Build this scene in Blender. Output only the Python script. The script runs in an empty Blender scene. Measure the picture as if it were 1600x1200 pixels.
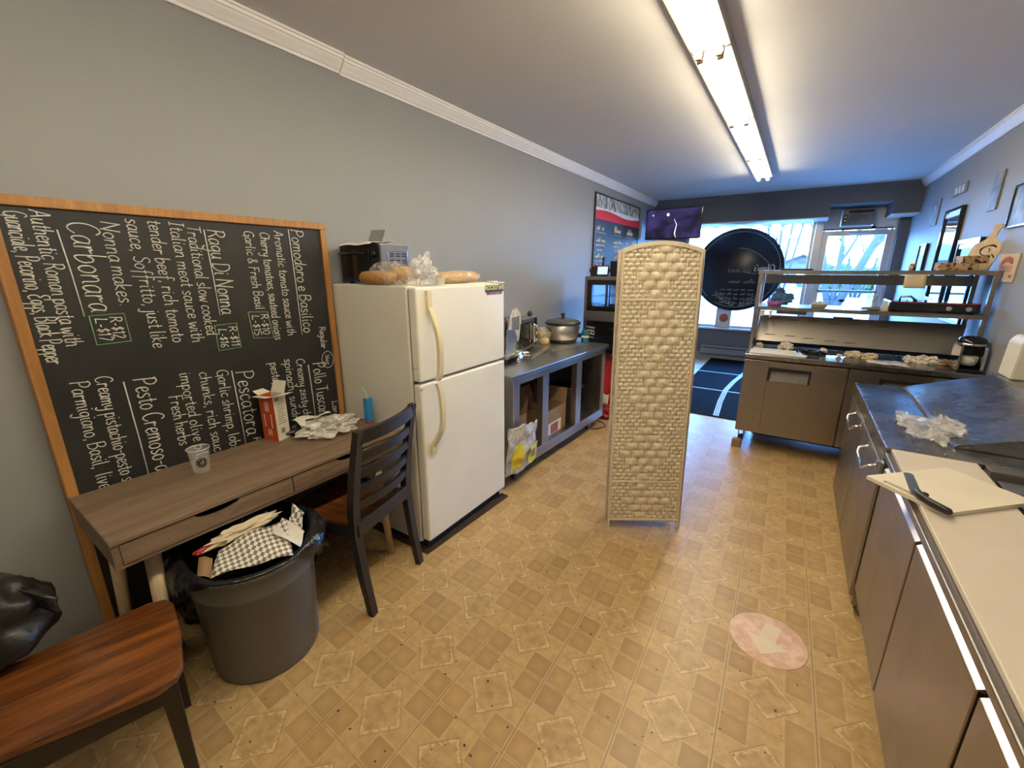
import bpy, bmesh, math, random
from mathutils import Vector, Matrix, noise
random.seed(7)
PI = math.pi
C = bpy.context.scene.collection
SC = bpy.context.scene

# ------------------------------------------------------------------ camera, world, exposure
cam_d = bpy.data.cameras.new('camera'); cam = bpy.data.objects.new('camera', cam_d); C.objects.link(cam)
cam.location = (0, 0, 1.594)
cam.rotation_euler = (math.radians(90 - 15.212), 0, math.radians(33.226))
cam_d.sensor_width = 36.0; cam_d.lens = 36.0 * 665.8 / 1600.0; cam_d.clip_start = 0.05; cam_d.clip_end = 400
SC.camera = cam
SC.view_settings.view_transform = 'Standard'; SC.view_settings.look = 'None'
SC.view_settings.gamma = 1.0; SC.view_settings.use_curve_mapping = False
SC.view_settings.exposure = 0.35
TUBE_POWER = 40.0
SKY_POWER = 60.0
w = bpy.data.worlds.new('sky'); SC.world = w; w.use_nodes = True
nt = w.node_tree; nt.nodes.clear()
_o = nt.nodes.new('ShaderNodeOutputWorld'); _b = nt.nodes.new('ShaderNodeBackground')
_tc = nt.nodes.new('ShaderNodeTexCoord'); _sx = nt.nodes.new('ShaderNodeSeparateXYZ')
_r = nt.nodes.new('ShaderNodeValToRGB')
_r.color_ramp.elements[0].position = 0.0; _r.color_ramp.elements[0].color = (0.22, 0.50, 1.0, 1)
_r.color_ramp.elements[1].position = 0.45; _r.color_ramp.elements[1].color = (0.10, 0.34, 1.0, 1)
nt.links.new(_tc.outputs['Generated'], _sx.inputs[0]); nt.links.new(_sx.outputs['Z'], _r.inputs[0])
nt.links.new(_r.outputs[0], _b.inputs[0]); nt.links.new(_b.outputs[0], _o.inputs[0])
_b.inputs[1].default_value = SKY_POWER
sun_d = bpy.data.lights.new('sun', 'SUN'); sun_d.energy = 5.0; sun_d.angle = 0.02; sun_d.color = (1, .95, .88)
sun = bpy.data.objects.new('sun', sun_d); C.objects.link(sun)
sun.rotation_euler = (math.radians(48), 0, math.radians(-28))
# portals tell the sampler where the sky comes in (they give off no light of their own)
def portal(cx, cz, sx, sz):
    l = bpy.data.lights.new('sky_portal', 'AREA'); l.shape = 'RECTANGLE'; l.size = sx; l.size_y = sz
    l.cycles.is_portal = True
    o = bpy.data.objects.new('sky_portal', l); C.objects.link(o); o.location = (cx, 8.62, cz)
    o.rotation_euler = (math.radians(-90), 0, 0)
portal(-0.85, 1.45, 1.9, 1.8); portal(0.6, 1.15, 0.8, 2.0)

# ------------------------------------------------------------------ materials
MATS = {}
def srgb(r, g, b):
    f = lambda c: c / 12.92 if c <= .04045 else ((c + .055) / 1.055) ** 2.4
    return (f(r / 255), f(g / 255), f(b / 255))
class NT:
    def __init__(s, m): s.t = m.node_tree; s.n = s.t.nodes; s.l = s.t.links
    def new(s, k, **kw):
        n = s.n.new(k)
        for a, v in kw.items(): setattr(n, a, v)
        return n
    def put(s, sock, v):
        if hasattr(v, 'is_linked'): s.l.new(v, sock)
        elif isinstance(v, (tuple, list)) and len(v) == 3 and sock.type == 'RGBA': sock.default_value = (*v, 1)
        else: sock.default_value = v
    def m(s, op, a, b=None, c=None):
        n = s.new('ShaderNodeMath', operation=op); s.put(n.inputs[0], a)
        if b is not None: s.put(n.inputs[1], b)
        if c is not None: s.put(n.inputs[2], c)
        return n.outputs[0]
    def mix(s, f, a, b):
        n = s.new('ShaderNodeMix', data_type='RGBA'); s.put(n.inputs[0], f); s.put(n.inputs[6], a); s.put(n.inputs[7], b)
        return n.outputs[2]
    def noise(s, vec, scale, detail=3, rough=.5, dist=0):
        n = s.new('ShaderNodeTexNoise'); s.put(n.inputs['Vector'], vec); n.inputs['Scale'].default_value = scale
        n.inputs['Detail'].default_value = detail; n.inputs['Roughness'].default_value = rough; n.inputs['Distortion'].default_value = dist
        return n.outputs[0]
    def mapping(s, vec, scale, rot=(0, 0, 0), loc=(0, 0, 0)):
        n = s.new('ShaderNodeMapping'); s.put(n.inputs[0], vec); n.inputs['Scale'].default_value = scale
        n.inputs['Rotation'].default_value = rot; n.inputs['Location'].default_value = loc
        return n.outputs[0]
    def ramp(s, f, a, b, ca, cb):
        n = s.new('ShaderNodeValToRGB'); s.put(n.inputs[0], f); e = n.color_ramp.elements
        e[0].position = a; e[0].color = (*ca, 1); e[1].position = b; e[1].color = (*cb, 1)
        return n.outputs[0]
    def step(s, f, a, b):
        n = s.new('ShaderNodeMapRange'); s.put(n.inputs[0], f); n.inputs[1].default_value = a; n.inputs[2].default_value = b
        return n.outputs[0]
def base(name):
    m = bpy.data.materials.new(name); m.use_nodes = True; MATS[name] = m
    k = NT(m); k.b = k.n['Principled BSDF']; k.obj = k.new('ShaderNodeTexCoord').outputs['Object']; k.mat = m
    return k
def mat(name, col, rough=.5, metal=0., var=.12, scale=6., stretch=(1, 1, 1), col2=None, bump=0., bscale=40., alpha=1., emit=0., coat=0., rvar=0., spec=None):
    k = base(name); b = k.b
    v = k.mapping(k.obj, stretch)
    n = k.noise(v, scale, 4, .55)
    c2 = col2 or tuple(c * (1 - var) for c in col)
    k.put(b.inputs['Base Color'], k.ramp(n, .35, .68, c2, col))
    b.inputs['Metallic'].default_value = metal
    if rvar: k.put(b.inputs['Roughness'], k.m('MULTIPLY_ADD', k.noise(v, scale * 1.7, 3), rvar, rough - rvar / 2))
    else: b.inputs['Roughness'].default_value = rough
    b.inputs['Alpha'].default_value = alpha
    if spec is not None: b.inputs['Specular IOR Level'].default_value = spec
    if coat: b.inputs['Coat Weight'].default_value = coat; b.inputs['Coat Roughness'].default_value = .12
    if emit: b.inputs['Emission Color'].default_value = (*col, 1); b.inputs['Emission Strength'].default_value = emit
    if bump:
        bp = k.new('ShaderNodeBump'); bp.inputs['Strength'].default_value = bump; bp.inputs['Distance'].default_value = .01
        k.put(bp.inputs['Height'], k.noise(v, bscale, 3)); k.l.new(bp.outputs[0], b.inputs['Normal'])
    return k.mat
def wood(name, ca, cb, axis='y', scale=5., rough=.45, coat=0., dark=None):
    k = base(name); b = k.b
    st = {'x': (1, 14, 14), 'y': (14, 1, 14), 'z': (14, 14, 1)}[axis]
    v = k.mapping(k.obj, st)
    n = k.noise(v, scale * .35, 6, .62, .9)
    c = k.ramp(n, .36, .64, ca, cb)
    fine = k.noise(k.mapping(k.obj, tuple(s * 4 for s in st)), scale, 3, .6)
    c = k.mix(k.m('MULTIPLY', k.step(fine, .5, .75), .5), c, dark or tuple(x * .45 for x in ca))
    k.put(b.inputs['Base Color'], c); b.inputs['Roughness'].default_value = rough
    if coat: b.inputs['Coat Weight'].default_value = coat; b.inputs['Coat Roughness'].default_value = .15
    return k.mat
def glassy(name, tint=(1, 1, 1), gloss=.12, rough=.02):
    m = bpy.data.materials.new(name); m.use_nodes = True; MATS[name] = m; k = NT(m); k.n.clear()
    o = k.new('ShaderNodeOutputMaterial'); t = k.new('ShaderNodeBsdfTransparent'); g = k.new('ShaderNodeBsdfGlossy'); mx = k.new('ShaderNodeMixShader')
    t.inputs[0].default_value = (*tint, 1); g.inputs['Roughness'].default_value = rough
    lw = k.new('ShaderNodeLayerWeight'); lw.inputs[0].default_value = .25
    k.put(mx.inputs[0], k.m('MULTIPLY_ADD', lw.outputs['Fresnel'], .5, gloss * .4)); k.l.new(t.outputs[0], mx.inputs[1]); k.l.new(g.outputs[0], mx.inputs[2]); k.l.new(mx.outputs[0], o.inputs[0])
    return m
def plastic_film(name, col, cover=.25, rough=.15, var=.5):
    m = bpy.data.materials.new(name); m.use_nodes = True; MATS[name] = m; k = NT(m); b = k.n['Principled BSDF']; o = k.n['Material Output']
    b.inputs['Base Color'].default_value = (*col, 1); b.inputs['Roughness'].default_value = rough
    tc = k.new('ShaderNodeTexCoord'); t = k.new('ShaderNodeBsdfTransparent'); mx = k.new('ShaderNodeMixShader')
    n = k.noise(tc.outputs['Object'], 22, 4, .6, .8)
    k.put(mx.inputs[0], k.m('MULTIPLY_ADD', k.step(n, .4, .7), var, cover)); k.l.new(t.outputs[0], mx.inputs[1]); k.l.new(b.outputs[0], mx.inputs[2]); k.l.new(mx.outputs[0], o.inputs[0])
    return m
def checker_mat(name, ca, cb, size):
    k = base(name); n = k.new('ShaderNodeTexChecker'); k.put(n.inputs['Vector'], k.mapping(k.obj, (1, 1, 0), (0, 0, 1.05), (0, 0, .004))); n.inputs['Scale'].default_value = 1 / size
    n.inputs['Color1'].default_value = (*ca, 1); n.inputs['Color2'].default_value = (*cb, 1); k.put(k.b.inputs['Base Color'], n.outputs[0]); k.b.inputs['Roughness'].default_value = .7
    return k.mat
def spotted(name, ca, cb, scale, thr=.5):
    k = base(name); n = k.noise(k.obj, scale, 2, .5, .3)
    k.put(k.b.inputs['Base Color'], k.mix(k.step(n, thr, thr + .03), ca, cb)); k.b.inputs['Roughness'].default_value = .7
    return k.mat

# painted walls, ceiling
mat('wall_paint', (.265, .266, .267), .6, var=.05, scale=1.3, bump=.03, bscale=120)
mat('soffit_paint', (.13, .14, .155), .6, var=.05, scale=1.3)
mat('ceiling_paint', (.70, .68, .65), .75, var=.06, scale=.8)
mat('trim_white', (.78, .76, .73), .45, var=.05)
mat('baseboard_paint', (.3, .31, .33), .5, var=.06)
# sheet vinyl floor: a rotated ornamental square in the middle of every foot, small squares round its corners
def floor_mat():
    k = base('vinyl_floor'); b = k.b
    g = k.new('ShaderNodeNewGeometry').outputs['Position']
    s = k.new('ShaderNodeSeparateXYZ'); k.l.new(g, s.inputs[0]); X, Y = s.outputs[0], s.outputs[1]
    u = k.m('DIVIDE', k.m('ADD', k.m('MULTIPLY_ADD', Y, .022, X), .929 - .0264), .3048)
    v = k.m('DIVIDE', k.m('ADD', k.m('MULTIPLY_ADD', X, .05, Y), -1.198 + .0465), .3048)
    fu, fv = k.m('FRACT', u), k.m('FRACT', v)
    cu, cv = k.m('ABSOLUTE', k.m('SUBTRACT', fu, .5)), k.m('ABSOLUTE', k.m('SUBTRACT', fv, .5))
    au, av = k.m('SUBTRACT', .5, cu), k.m('SUBTRACT', .5, cv)
    big = k.noise(g, 2.2, 3); mid = k.noise(g, 26, 4, .6); fine = k.noise(g, 130, 3, .6)
    col = k.ramp(mid, .3, .7, (.42, .272, .115), (.56, .385, .175))
    # small squares
    def inside(x, lo, hi): return k.m('MULTIPLY', k.step(x, lo, lo + .012), k.step(x, hi, hi - .012))
    sq = k.m('MULTIPLY', inside(au, .02, .315), inside(av, .02, .315))
    e = k.m('MAXIMUM', k.m('ABSOLUTE', k.m('SUBTRACT', au, .167)), k.m('ABSOLUTE', k.m('SUBTRACT', av, .167)))
    wn = k.new('ShaderNodeTexWhiteNoise', noise_dimensions='2D'); cb = k.new('ShaderNodeCombineXYZ')
    k.l.new(k.m('FLOOR', k.m('MULTIPLY', k.m('ADD', u, .0), 2)), cb.inputs[0]); k.l.new(k.m('FLOOR', k.m('MULTIPLY', k.m('ADD', v, .0), 2)), cb.inputs[1]); k.l.new(cb.outputs[0], wn.inputs['Vector'])
    cell = wn.outputs['Value']
    ee = k.m('ADD', k.m('MULTIPLY', k.step(e, .02, .15), .75), k.m('MULTIPLY_ADD', mid, .5, -.25))
    sqc = k.mix(ee, k.mix(cell, (.50, .33, .135), (.41, .255, .11)), k.mix(cell, (.35, .215, .09), (.285, .17, .072)))
    col = k.mix(k.m('MULTIPLY', sq, k.m('MULTIPLY_ADD', big, .9, .38)), col, sqc)
    # faint joints between the small squares
    def line(x, at, wd): return k.step(k.m('ABSOLUTE', k.m('SUBTRACT', x, at)), wd, wd * .4)
    edge = k.m('MAXIMUM', k.m('MULTIPLY', line(au, .325, .012), k.step(av, .33, .31)), k.m('MULTIPLY', line(av, .325, .012), k.step(au, .33, .31)))
    col = k.mix(k.m('MULTIPLY', edge, .3), col, (.60, .45, .27))
    # ornamental square
    d = k.m('ADD', cu, cv)
    inner = k.step(d, .345, .335)
    col = k.mix(k.m('MULTIPLY', inner, .75), col, k.mix(k.step(mid, .3, .7), (.33, .21, .09), (.54, .365, .165)))
    orn = k.noise(g, 95, 2, .5, 1.2)
    band = k.m('MULTIPLY', k.step(d, .262, .29), k.step(d, .335, .325))
    corner = k.step(k.m('MAXIMUM', cu, cv), .235, .26)
    bandm = k.m('MULTIPLY', band, k.step(k.m('ADD', orn, k.m('MULTIPLY', corner, .12)), .49, .57))
    col = k.mix(k.m('MULTIPLY', bandm, .7), col, (.70, .53, .31))
    out = k.m('MULTIPLY', k.step(k.m('ABSOLUTE', k.m('SUBTRACT', d, .342)), .009, .003), .6)
    col = k.mix(out, col, (.2, .125, .055))
    # seams
    seam = k.m('MAXIMUM', line(au, 0, .011), k.m('MULTIPLY', line(av, 0, .009), .6))
    col = k.mix(k.m('MULTIPLY', seam, .75), col, (.22, .15, .08))
    col = k.mix(k.m('MULTIPLY', line(au, .016, .009), .35), col, (.6, .46, .28))
    # wear and dirt
    col = k.mix(k.m('MULTIPLY', k.step(k.noise(g, 7, 5, .7), .6, .78), .22), col, (.16, .105, .06))
    col = k.mix(k.step(k.noise(g, 55, 1, .4), .745, .765), col, (.05, .035, .025))
    col = k.mix(k.m('MULTIPLY', k.step(big, .55, .8), .25), col, (.55, .42, .27))
    k.put(b.inputs['Base Color'], col)
    k.put(b.inputs['Roughness'], k.m('MULTIPLY_ADD', fine, .2, .26))
    bp = k.new('ShaderNodeBump'); bp.inputs['Strength'].default_value = .12; bp.inputs['Distance'].default_value = .004
    k.put(bp.inputs['Height'], mid); k.l.new(bp.outputs[0], b.inputs['Normal'])
floor_mat()
def decal_mat():
    k = base('worn_decal'); n = k.noise(k.obj, 14, 5, .65)
    k.put(k.b.inputs['Base Color'], k.ramp(n, .42, .62, (.62, .38, .27), (.78, .58, .46))); k.b.inputs['Roughness'].default_value = .45
decal_mat()
mat('worn_arrow', (.72, .66, .5), .5, var=.2, scale=12, col2=(.74, .56, .42))
# metals
def steel(name, col=(.56, .53, .49), rough=.3, st=(1, 60, 60), var=.18, metal=1.):
    k = base(name); b = k.b; v = k.mapping(k.obj, st)
    n = k.noise(v, 4, 4, .6); big = k.noise(k.obj, 3.5, 4, .6)
    k.put(b.inputs['Base Color'], k.ramp(n, .3, .7, tuple(c * (1 - var) for c in col), col)); b.inputs['Metallic'].default_value = metal
    k.put(b.inputs['Roughness'], k.m('ADD', k.m('MULTIPLY_ADD', n, .12, rough - .1), k.m('MULTIPLY', k.step(big, .45, .7), .12)))
    return k.mat
steel('steel_brushed', rough=.36, st=(60, 60, 1))
steel('steel_front', (.37, .335, .305), .38, (50, 1, 50))
steel('steel_top', (.45, .45, .46), .27, (1.5, 25, 25), .35)
steel('steel_table', (.46, .45, .44), .34, (40, 1.5, 40), .12)
steel('steel_dark', (.33, .31, .29), .4, (50, 50, 1))
steel('chrome', (.75, .74, .72), .14, (1, 1, 1), .05)
steel('aluminium', (.62, .63, .64), .35, (40, 1, 40), .1)
mat('mirror', (.78, .82, .88), .03, metal=1., var=.03)
mat('black_gap', (.012, .011, .011), .6)
mat('black_plastic', (.02, .02, .021), .35, var=.3)
mat('black_gloss', (.012, .012, .014), .12, var=.2)
mat('black_fabric', (.02, .019, .02), .6, var=.4, scale=20)
mat('black_leather', (.022, .02, .018), .38, var=.4, scale=30, bump=.3, bscale=60)
mat('bag_black', (.015, .015, .016), .2, var=.3, scale=10, bump=1., bscale=22)
mat('fridge_white', (.78, .755, .68), .38, var=.04, scale=3, bump=.02, bscale=160)
def stained_fridge():
    k = base('fridge_door_white'); b = k.b; n = k.noise(k.obj, 9, 3, .5)
    c = k.ramp(k.noise(k.obj, 2.5, 3), .3, .7, (.78, .75, .66), (.84, .82, .73))
    c = k.mix(k.step(n, .735, .76), c, (.3, .22, .14)); k.put(b.inputs['Base Color'], c); b.inputs['Roughness'].default_value = .35
stained_fridge()
mat('handle_cream', (.72, .63, .42), .35, var=.06)
mat('white_plastic', (.8, .78, .74), .4, var=.04)
mat('cutting_board', (.74, .66, .52), .5, var=.07, scale=5)
mat('cutting_board_clean', (.62, .54, .45), .45, var=.05, scale=6)
mat('bin_grey', (.15, .147, .145), .42, var=.15, scale=5, bump=.05, bscale=60)
mat('screen_paper', (.88, .76, .56), .6, var=.22, scale=40, stretch=(1, 1, 1), bump=.35, bscale=160)
mat('screen_gap_shade', (.42, .32, .2), .7)  # darker brown: shade of the weave gaps put into the colour
mat('screen_frame', (.76, .66, .5), .4, var=.1)
mat('rubber_mat', (.007, .0068, .0065), .9, spec=.04, var=.4, scale=60, bump=.2, bscale=200)
mat('tape_blue', (.3, .36, .4), .5, var=.3, scale=18, col2=(.5, .54, .55))
mat('gap_shine', (.4, .4, .4), .5, var=.1)  # pale grey painted for light reflected in the gaps between mats
wood('desk_wood', (.145, .094, .058), (.245, .168, .108), 'y', 5, .5)
wood('oak_frame', (.33, .15, .042), (.46, .225, .07), 'z', 6, .45)
wood('seat_wood', (.06, .016, .005), (.25, .085, .02), 'y', 5, .3, .3, dark=(.05, .014, .005))
wood('leg_wood', (.5, .38, .24), (.62, .48, .31), 'z', 6, .5)
wood('paddle_wood', (.6, .44, .29), (.72, .56, .38), 'z', 6, .5)
mat('espresso_wood', (.022, .016, .013), .4, var=.3, scale=12, col2=(.014, .010, .008))
mat('dark_board', (.05, .03, .018), .5, var=.3, scale=6)
def chalk_mat():
    k = base('chalkboard'); n = k.noise(k.obj, 2.3, 6, .65)
    k.put(k.b.inputs['Base Color'], k.ramp(n, .4, .75, (.012, .012, .012), (.032, .03, .028))); k.b.inputs['Roughness'].default_value = .55
chalk_mat()
mat('chalk', (.72, .70, .64), .9, var=.25, scale=60)
mat('chalk_green', (.25, .5, .2), .9, var=.25, scale=60)
mat('chalk_dim', (.3, .31, .33), .9, var=.25, scale=60)
mat('orange_card', (.55, .075, .015), .5, var=.12)
mat('card_white', (.72, .68, .58), .6, var=.1, scale=14)
mat('card_print', (.25, .24, .23), .6, var=.2)
mat('cardboard', (.32, .19, .095), .75, var=.2, scale=7)
mat('paper_white', (.74, .71, .64), .75, var=.12, scale=12)
mat('paper_cream', (.72, .6, .4), .75, var=.2, scale=16)
mat('paper_brown', (.34, .2, .1), .75, var=.2)
mat('red_plastic', (.5, .03, .03), .3, var=.3, scale=12)
mat('red_cloth', (.62, .025, .045), .75, var=.15, scale=8)
mat('white_cloth', (.7, .72, .78), .8, var=.08)
mat('crust', (.62, .31, .085), .5, var=.35, scale=9, bump=.1, bscale=30)
mat('crust_pale', (.70, .40, .13), .55, var=.3, scale=9)
mat('bread_yellow', (.75, .55, .25), .6, var=.3, scale=12)
plastic_film('clear_film', (.82, .8, .76), .16, .12)
plastic_film('clear_film_dense', (.8, .77, .72), .4, .2)
plastic_film('cup_film', (.75, .74, .72), .24, .1, .04)
plastic_film('loaf_film', (.8, .74, .64), .1, .12, .45)
plastic_film('glove_film', (.8, .77, .73), .2, .22, .4)
mat('yellow_print', (.75, .62, .03), .35, var=.15, scale=10)
mat('teal_plastic', (.01, .16, .19), .3, var=.2)
mat('blue_plastic', (.02, .16, .55), .3, var=.3, scale=5, col2=(.03, .3, .6))
mat('blue_dark', (.01, .03, .18), .5, var=.3)
mat('pink_red', (.6, .05, .06), .4)
mat('jug_plastic', (.68, .64, .54), .45, var=.06)
mat('oven_glass', (.02, .018, .016), .08, var=.3)
mat('lid_glass', (.10, .10, .10), .1, var=.1)
mat('heater_grey', (.25, .26, .28), .5)
mat('conditioner_grey', (.3, .3, .31), .5)
mat('panel_white', (.9, .86, .82), .5)
mat('screen_blue', (.45, .7, 1.), .3, emit=.9)
def tv_mat():
    k = base('tv_picture'); n = k.noise(k.mapping(k.obj, (2.2, 1, 3), loc=(.3, 0, .2)), 1.6, 4, .55, .6); b = k.b
    c = k.ramp(n, .4, .68, (.006, .006, .022), (.04, .028, .12)); b.inputs['Base Color'].default_value = (.005, .005, .008, 1); b.inputs['Roughness'].default_value = .15
    k.put(b.inputs['Emission Color'], c); b.inputs['Emission Strength'].default_value = 1.1
tv_mat()
mat('tv_spot', (.8, .85, 1.), .3, emit=.9)
def crowd():
    k = base('crowd_photo'); n = k.noise(k.mapping(k.obj, (1, 3.2, 1)), 9, 4, .6, .6)
    k.put(k.b.inputs['Base Color'], k.ramp(n, .42, .58, (.02, .03, .028), (.62, .62, .58))); k.b.inputs['Roughness'].default_value = .5
crowd()
mat('sign_black', (.014, .015, .02), .3, var=.2)
spotted('leopard_card', (.42, .27, .13), (.03, .02, .014), 42, .54)
spotted('speckled_paper', (.7, .62, .52), (.08, .07, .06), 70, .6)
checker_mat('checker_paper', (.78, .75, .68), (.2, .17, .14), .0135)
mat('print_grey', (.3, .31, .33), .55, var=.5, scale=7)
mat('print_art', (.32, .3, .27), .5, var=.6, scale=9, col2=(.08, .1, .13))
mat('print_pale', (.7, .72, .75), .5, var=.3, scale=8)
mat('poster_beige', (.62, .47, .34), .6, var=.2, scale=8)
mat('poster_red', (.4, .1, .07), .6, var=.25)
mat('poster_circle', (.5, .13, .07), .6, var=.3, scale=30)
mat('foil', (.62, .6, .57), .28, metal=.9, var=.2, scale=20, bump=.5, bscale=50)
mat('slicer_metal', (.6, .6, .58), .25, metal=.9, var=.12)
mat('sticker_yellow', (.75, .6, .02), .4); mat('sticker_black', (.015, .013, .01), .4); mat('sticker_red', (.3, .03, .02), .4)
mat('scoop_grey', (.2, .185, .165), .55, var=.2, scale=9)
mat('tube_off', (.8, .78, .72), .4)
k_ = base('tube_glow'); k_.b.inputs['Base Color'].default_value = (.9, .88, .8, 1); k_.b.inputs['Emission Color'].default_value = (1, .87, .63, 1); k_.b.inputs['Emission Strength'].default_value = TUBE_POWER
mat('fixture_white', (.36, .33, .27), .4, var=.04)
mat('lamp_brown', (.1, .06, .03), .5)
glassy('pane_glass', (.96, .98, 1.), .1); glassy('case_glass', (.85, .92, .97), .25)
# outdoors
mat('snowy_ground', (.15, .15, .14), .9, var=.15, scale=.5)
mat('road_grey', (.12, .12, .12), .9, var=.1, scale=1)
mat('grass_pale', (.11, .13, .05), .95, var=.3, scale=2)
mat('bark', (.022, .022, .02), .9, var=.3, scale=3)
mat('twig', (.04, .036, .03), .9, var=.3, scale=3)
mat('hedge', (.03, .055, .012), .9, var=.6, scale=3)
mat('brick_pale', (.05, .045, .038), .9, var=.15, scale=5)
mat('roof_grey', (.03, .027, .023), .9, var=.2, scale=4)
mat('car_white', (.7, .72, .76), .3); mat('tyre', (.02, .02, .02), .8)
mat('awning_blue', (.1, .11, .13), .7, var=.15, scale=2)
mat('petal_blue', (.12, .3, .6), .6, var=.5, scale=30); mat('basket_pink', (.6, .2, .5), .6, var=.3, scale=20)

# ------------------------------------------------------------------ helpers
FR = {}
class MB:
    def __init__(s, mx=None): s.bm = bmesh.new(); s.mx = mx or Matrix()
    def add(s, vs, fs, smooth=False):
        vv = [s.bm.verts.new(s.mx @ Vector(v)) for v in vs]
        for f in fs:
            try: q = s.bm.faces.new([vv[i] for i in f]); q.smooth = smooth
            except ValueError: pass
        return s
    def merge(s, b2, smooth=False):
        b2.verts.ensure_lookup_table(); idx = {v: i for i, v in enumerate(b2.verts)}
        s.add([v.co for v in b2.verts], [[idx[v] for v in f.verts] for f in b2.faces], smooth); b2.free(); return s
    def box(s, x0, x1, y0, y1, z0, z1, bev=0., seg=2):
        b = bmesh.new(); bmesh.ops.create_cube(b, size=1)
        for v in b.verts: v.co = Vector(((x0 + x1) / 2 + v.co.x * (x1 - x0), (y0 + y1) / 2 + v.co.y * (y1 - y0), (z0 + z1) / 2 + v.co.z * (z1 - z0)))
        if bev: bmesh.ops.bevel(b, geom=b.edges[:], offset=min(bev, .49 * min(abs(x1 - x0), abs(y1 - y0), abs(z1 - z0))), segments=seg, profile=.5, affect='EDGES')
        return s.merge(b)
    def prism(s, pts, axis, a, b, bev=0.):
        """polygon pts in the plane across axis, extruded from a to b"""
        put = {'x': lambda p, t: (t, p[0], p[1]), 'y': lambda p, t: (p[0], t, p[1]), 'z': lambda p, t: (p[0], p[1], t)}[axis]
        n = len(pts); q = bmesh.new()
        vs = [q.verts.new(put(p, a)) for p in pts] + [q.verts.new(put(p, b)) for p in pts]
        q.faces.new(vs[:n]); q.faces.new(vs[n:][::-1])
        for i in range(n): q.faces.new([vs[i], vs[n + i], vs[n + (i + 1) % n], vs[(i + 1) % n]])
        bmesh.ops.recalc_face_normals(q, faces=q.faces[:])
        if bev: bmesh.ops.bevel(q, geom=q.edges[:], offset=bev, segments=2, profile=.5, affect='EDGES')
        return s.merge(q)
    def tube(s, pts, r, seg=8, cap=True, smooth=True, flat=1.):
        pts = [Vector(p) for p in pts]; n = len(pts); rs = r if isinstance(r, (list, tuple)) else [r] * n
        vs = []; prev = None
        for i, p in enumerate(pts):
            d = (pts[min(i + 1, n - 1)] - pts[max(i - 1, 0)]); d = d.normalized() if d.length > 1e-9 else Vector((0, 0, 1))
            if prev is None:
                u = d.orthogonal().normalized()
            else:
                u = prev - d * prev.dot(d); u = u.normalized() if u.length > 1e-6 else d.orthogonal().normalized()
            prev = u; v = d.cross(u)
            for k in range(seg):
                a = 2 * PI * k / seg; vs.append(p + u * math.cos(a) * rs[i] + v * math.sin(a) * rs[i] * flat)
        fs = [[i * seg + k, i * seg + (k + 1) % seg, (i + 1) * seg + (k + 1) % seg, (i + 1) * seg + k] for i in range(n - 1) for k in range(seg)]
        if cap: fs += [list(range(seg))[::-1], [(n - 1) * seg + k for k in range(seg)]]
        return s.add(vs, fs, smooth)
    def cyl(s, p0, p1, r, r2=None, seg=20): return s.tube([p0, p1], [r, r if r2 is None else r2], seg, True, False) if seg < 9 else s.tube2(p0, p1, r, r if r2 is None else r2, seg)
    def tube2(s, p0, p1, r0, r1, seg):
        p0, p1 = Vector(p0), Vector(p1); d = (p1 - p0).normalized(); u = d.orthogonal().normalized(); v = d.cross(u)
        ring = lambda p, r: [p + u * math.cos(2 * PI * k / seg) * r + v * math.sin(2 * PI * k / seg) * r for k in range(seg)]
        s.add(ring(p0, r0) + ring(p1, r1), [[k, (k + 1) % seg, seg + (k + 1) % seg, seg + k] for k in range(seg)], True)
        s.add(ring(p0, r0), [list(range(seg))[::-1]]); s.add(ring(p1, r1), [list(range(seg))]); return s
    def bar(s, p0, p1, wx, wy, up=(0, 0, 1)):
        """rectangular bar between two points"""
        p0, p1 = Vector(p0), Vector(p1); d = (p1 - p0).normalized(); u = Vector(up)
        if abs(d.dot(u)) > .95: u = Vector((1, 0, 0))
        a = d.cross(u).normalized(); b = a.cross(d)
        vs = [p + a * sx * wx / 2 + b * sy * wy / 2 for p in (p0, p1) for sx, sy in ((-1, -1), (1, -1), (1, 1), (-1, 1))]
        return s.add(vs, [[3, 2, 1, 0], [4, 5, 6, 7], [0, 1, 5, 4], [1, 2, 6, 5], [2, 3, 7, 6], [3, 0, 4, 7]])
    def sweep(s, pts, wx, wy, up=(0, 0, 1)):
        """rectangular section carried along a polyline (legs, slats)"""
        pts = [Vector(p) for p in pts]; n = len(pts); up = Vector(up); vs = []
        W = wx if isinstance(wx, (list, tuple)) else [wx] * n; H = wy if isinstance(wy, (list, tuple)) else [wy] * n
        for i, p in enumerate(pts):
            d = (pts[min(i + 1, n - 1)] - pts[max(i - 1, 0)]).normalized(); a = d.cross(up).normalized(); b = a.cross(d)
            vs += [p + a * sx * W[i] / 2 + b * sy * H[i] / 2 for sx, sy in ((-1, -1), (1, -1), (1, 1), (-1, 1))]
        fs = [[3, 2, 1, 0], [4 * (n - 1) + k for k in range(4)]]
        for i in range(n - 1):
            for k in range(4): fs.append([4 * i + k, 4 * i + (k + 1) % 4, 4 * i + 4 + (k + 1) % 4, 4 * i + 4 + k])
        return s.add(vs, fs)
    def lathe(s, prof, c=(0, 0, 0), seg=32, sx=1., sy=1., fn=None):
        vs = []
        for r, z in prof:
            for k in range(seg):
                a = 2 * PI * k / seg; rr, zz = (r, z) if fn is None else fn(r, z, a)
                vs.append((c[0] + rr * math.cos(a) * sx, c[1] + rr * math.sin(a) * sy, c[2] + zz))
        n = len(prof)
        fs = [[i * seg + k, i * seg + (k + 1) % seg, (i + 1) * seg + (k + 1) % seg, (i + 1) * seg + k] for i in range(n - 1) for k in range(seg)]
        if prof[0][0] > 1e-6 and prof[0][0] < 9: pass
        return s.add(vs, fs, True)
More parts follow.
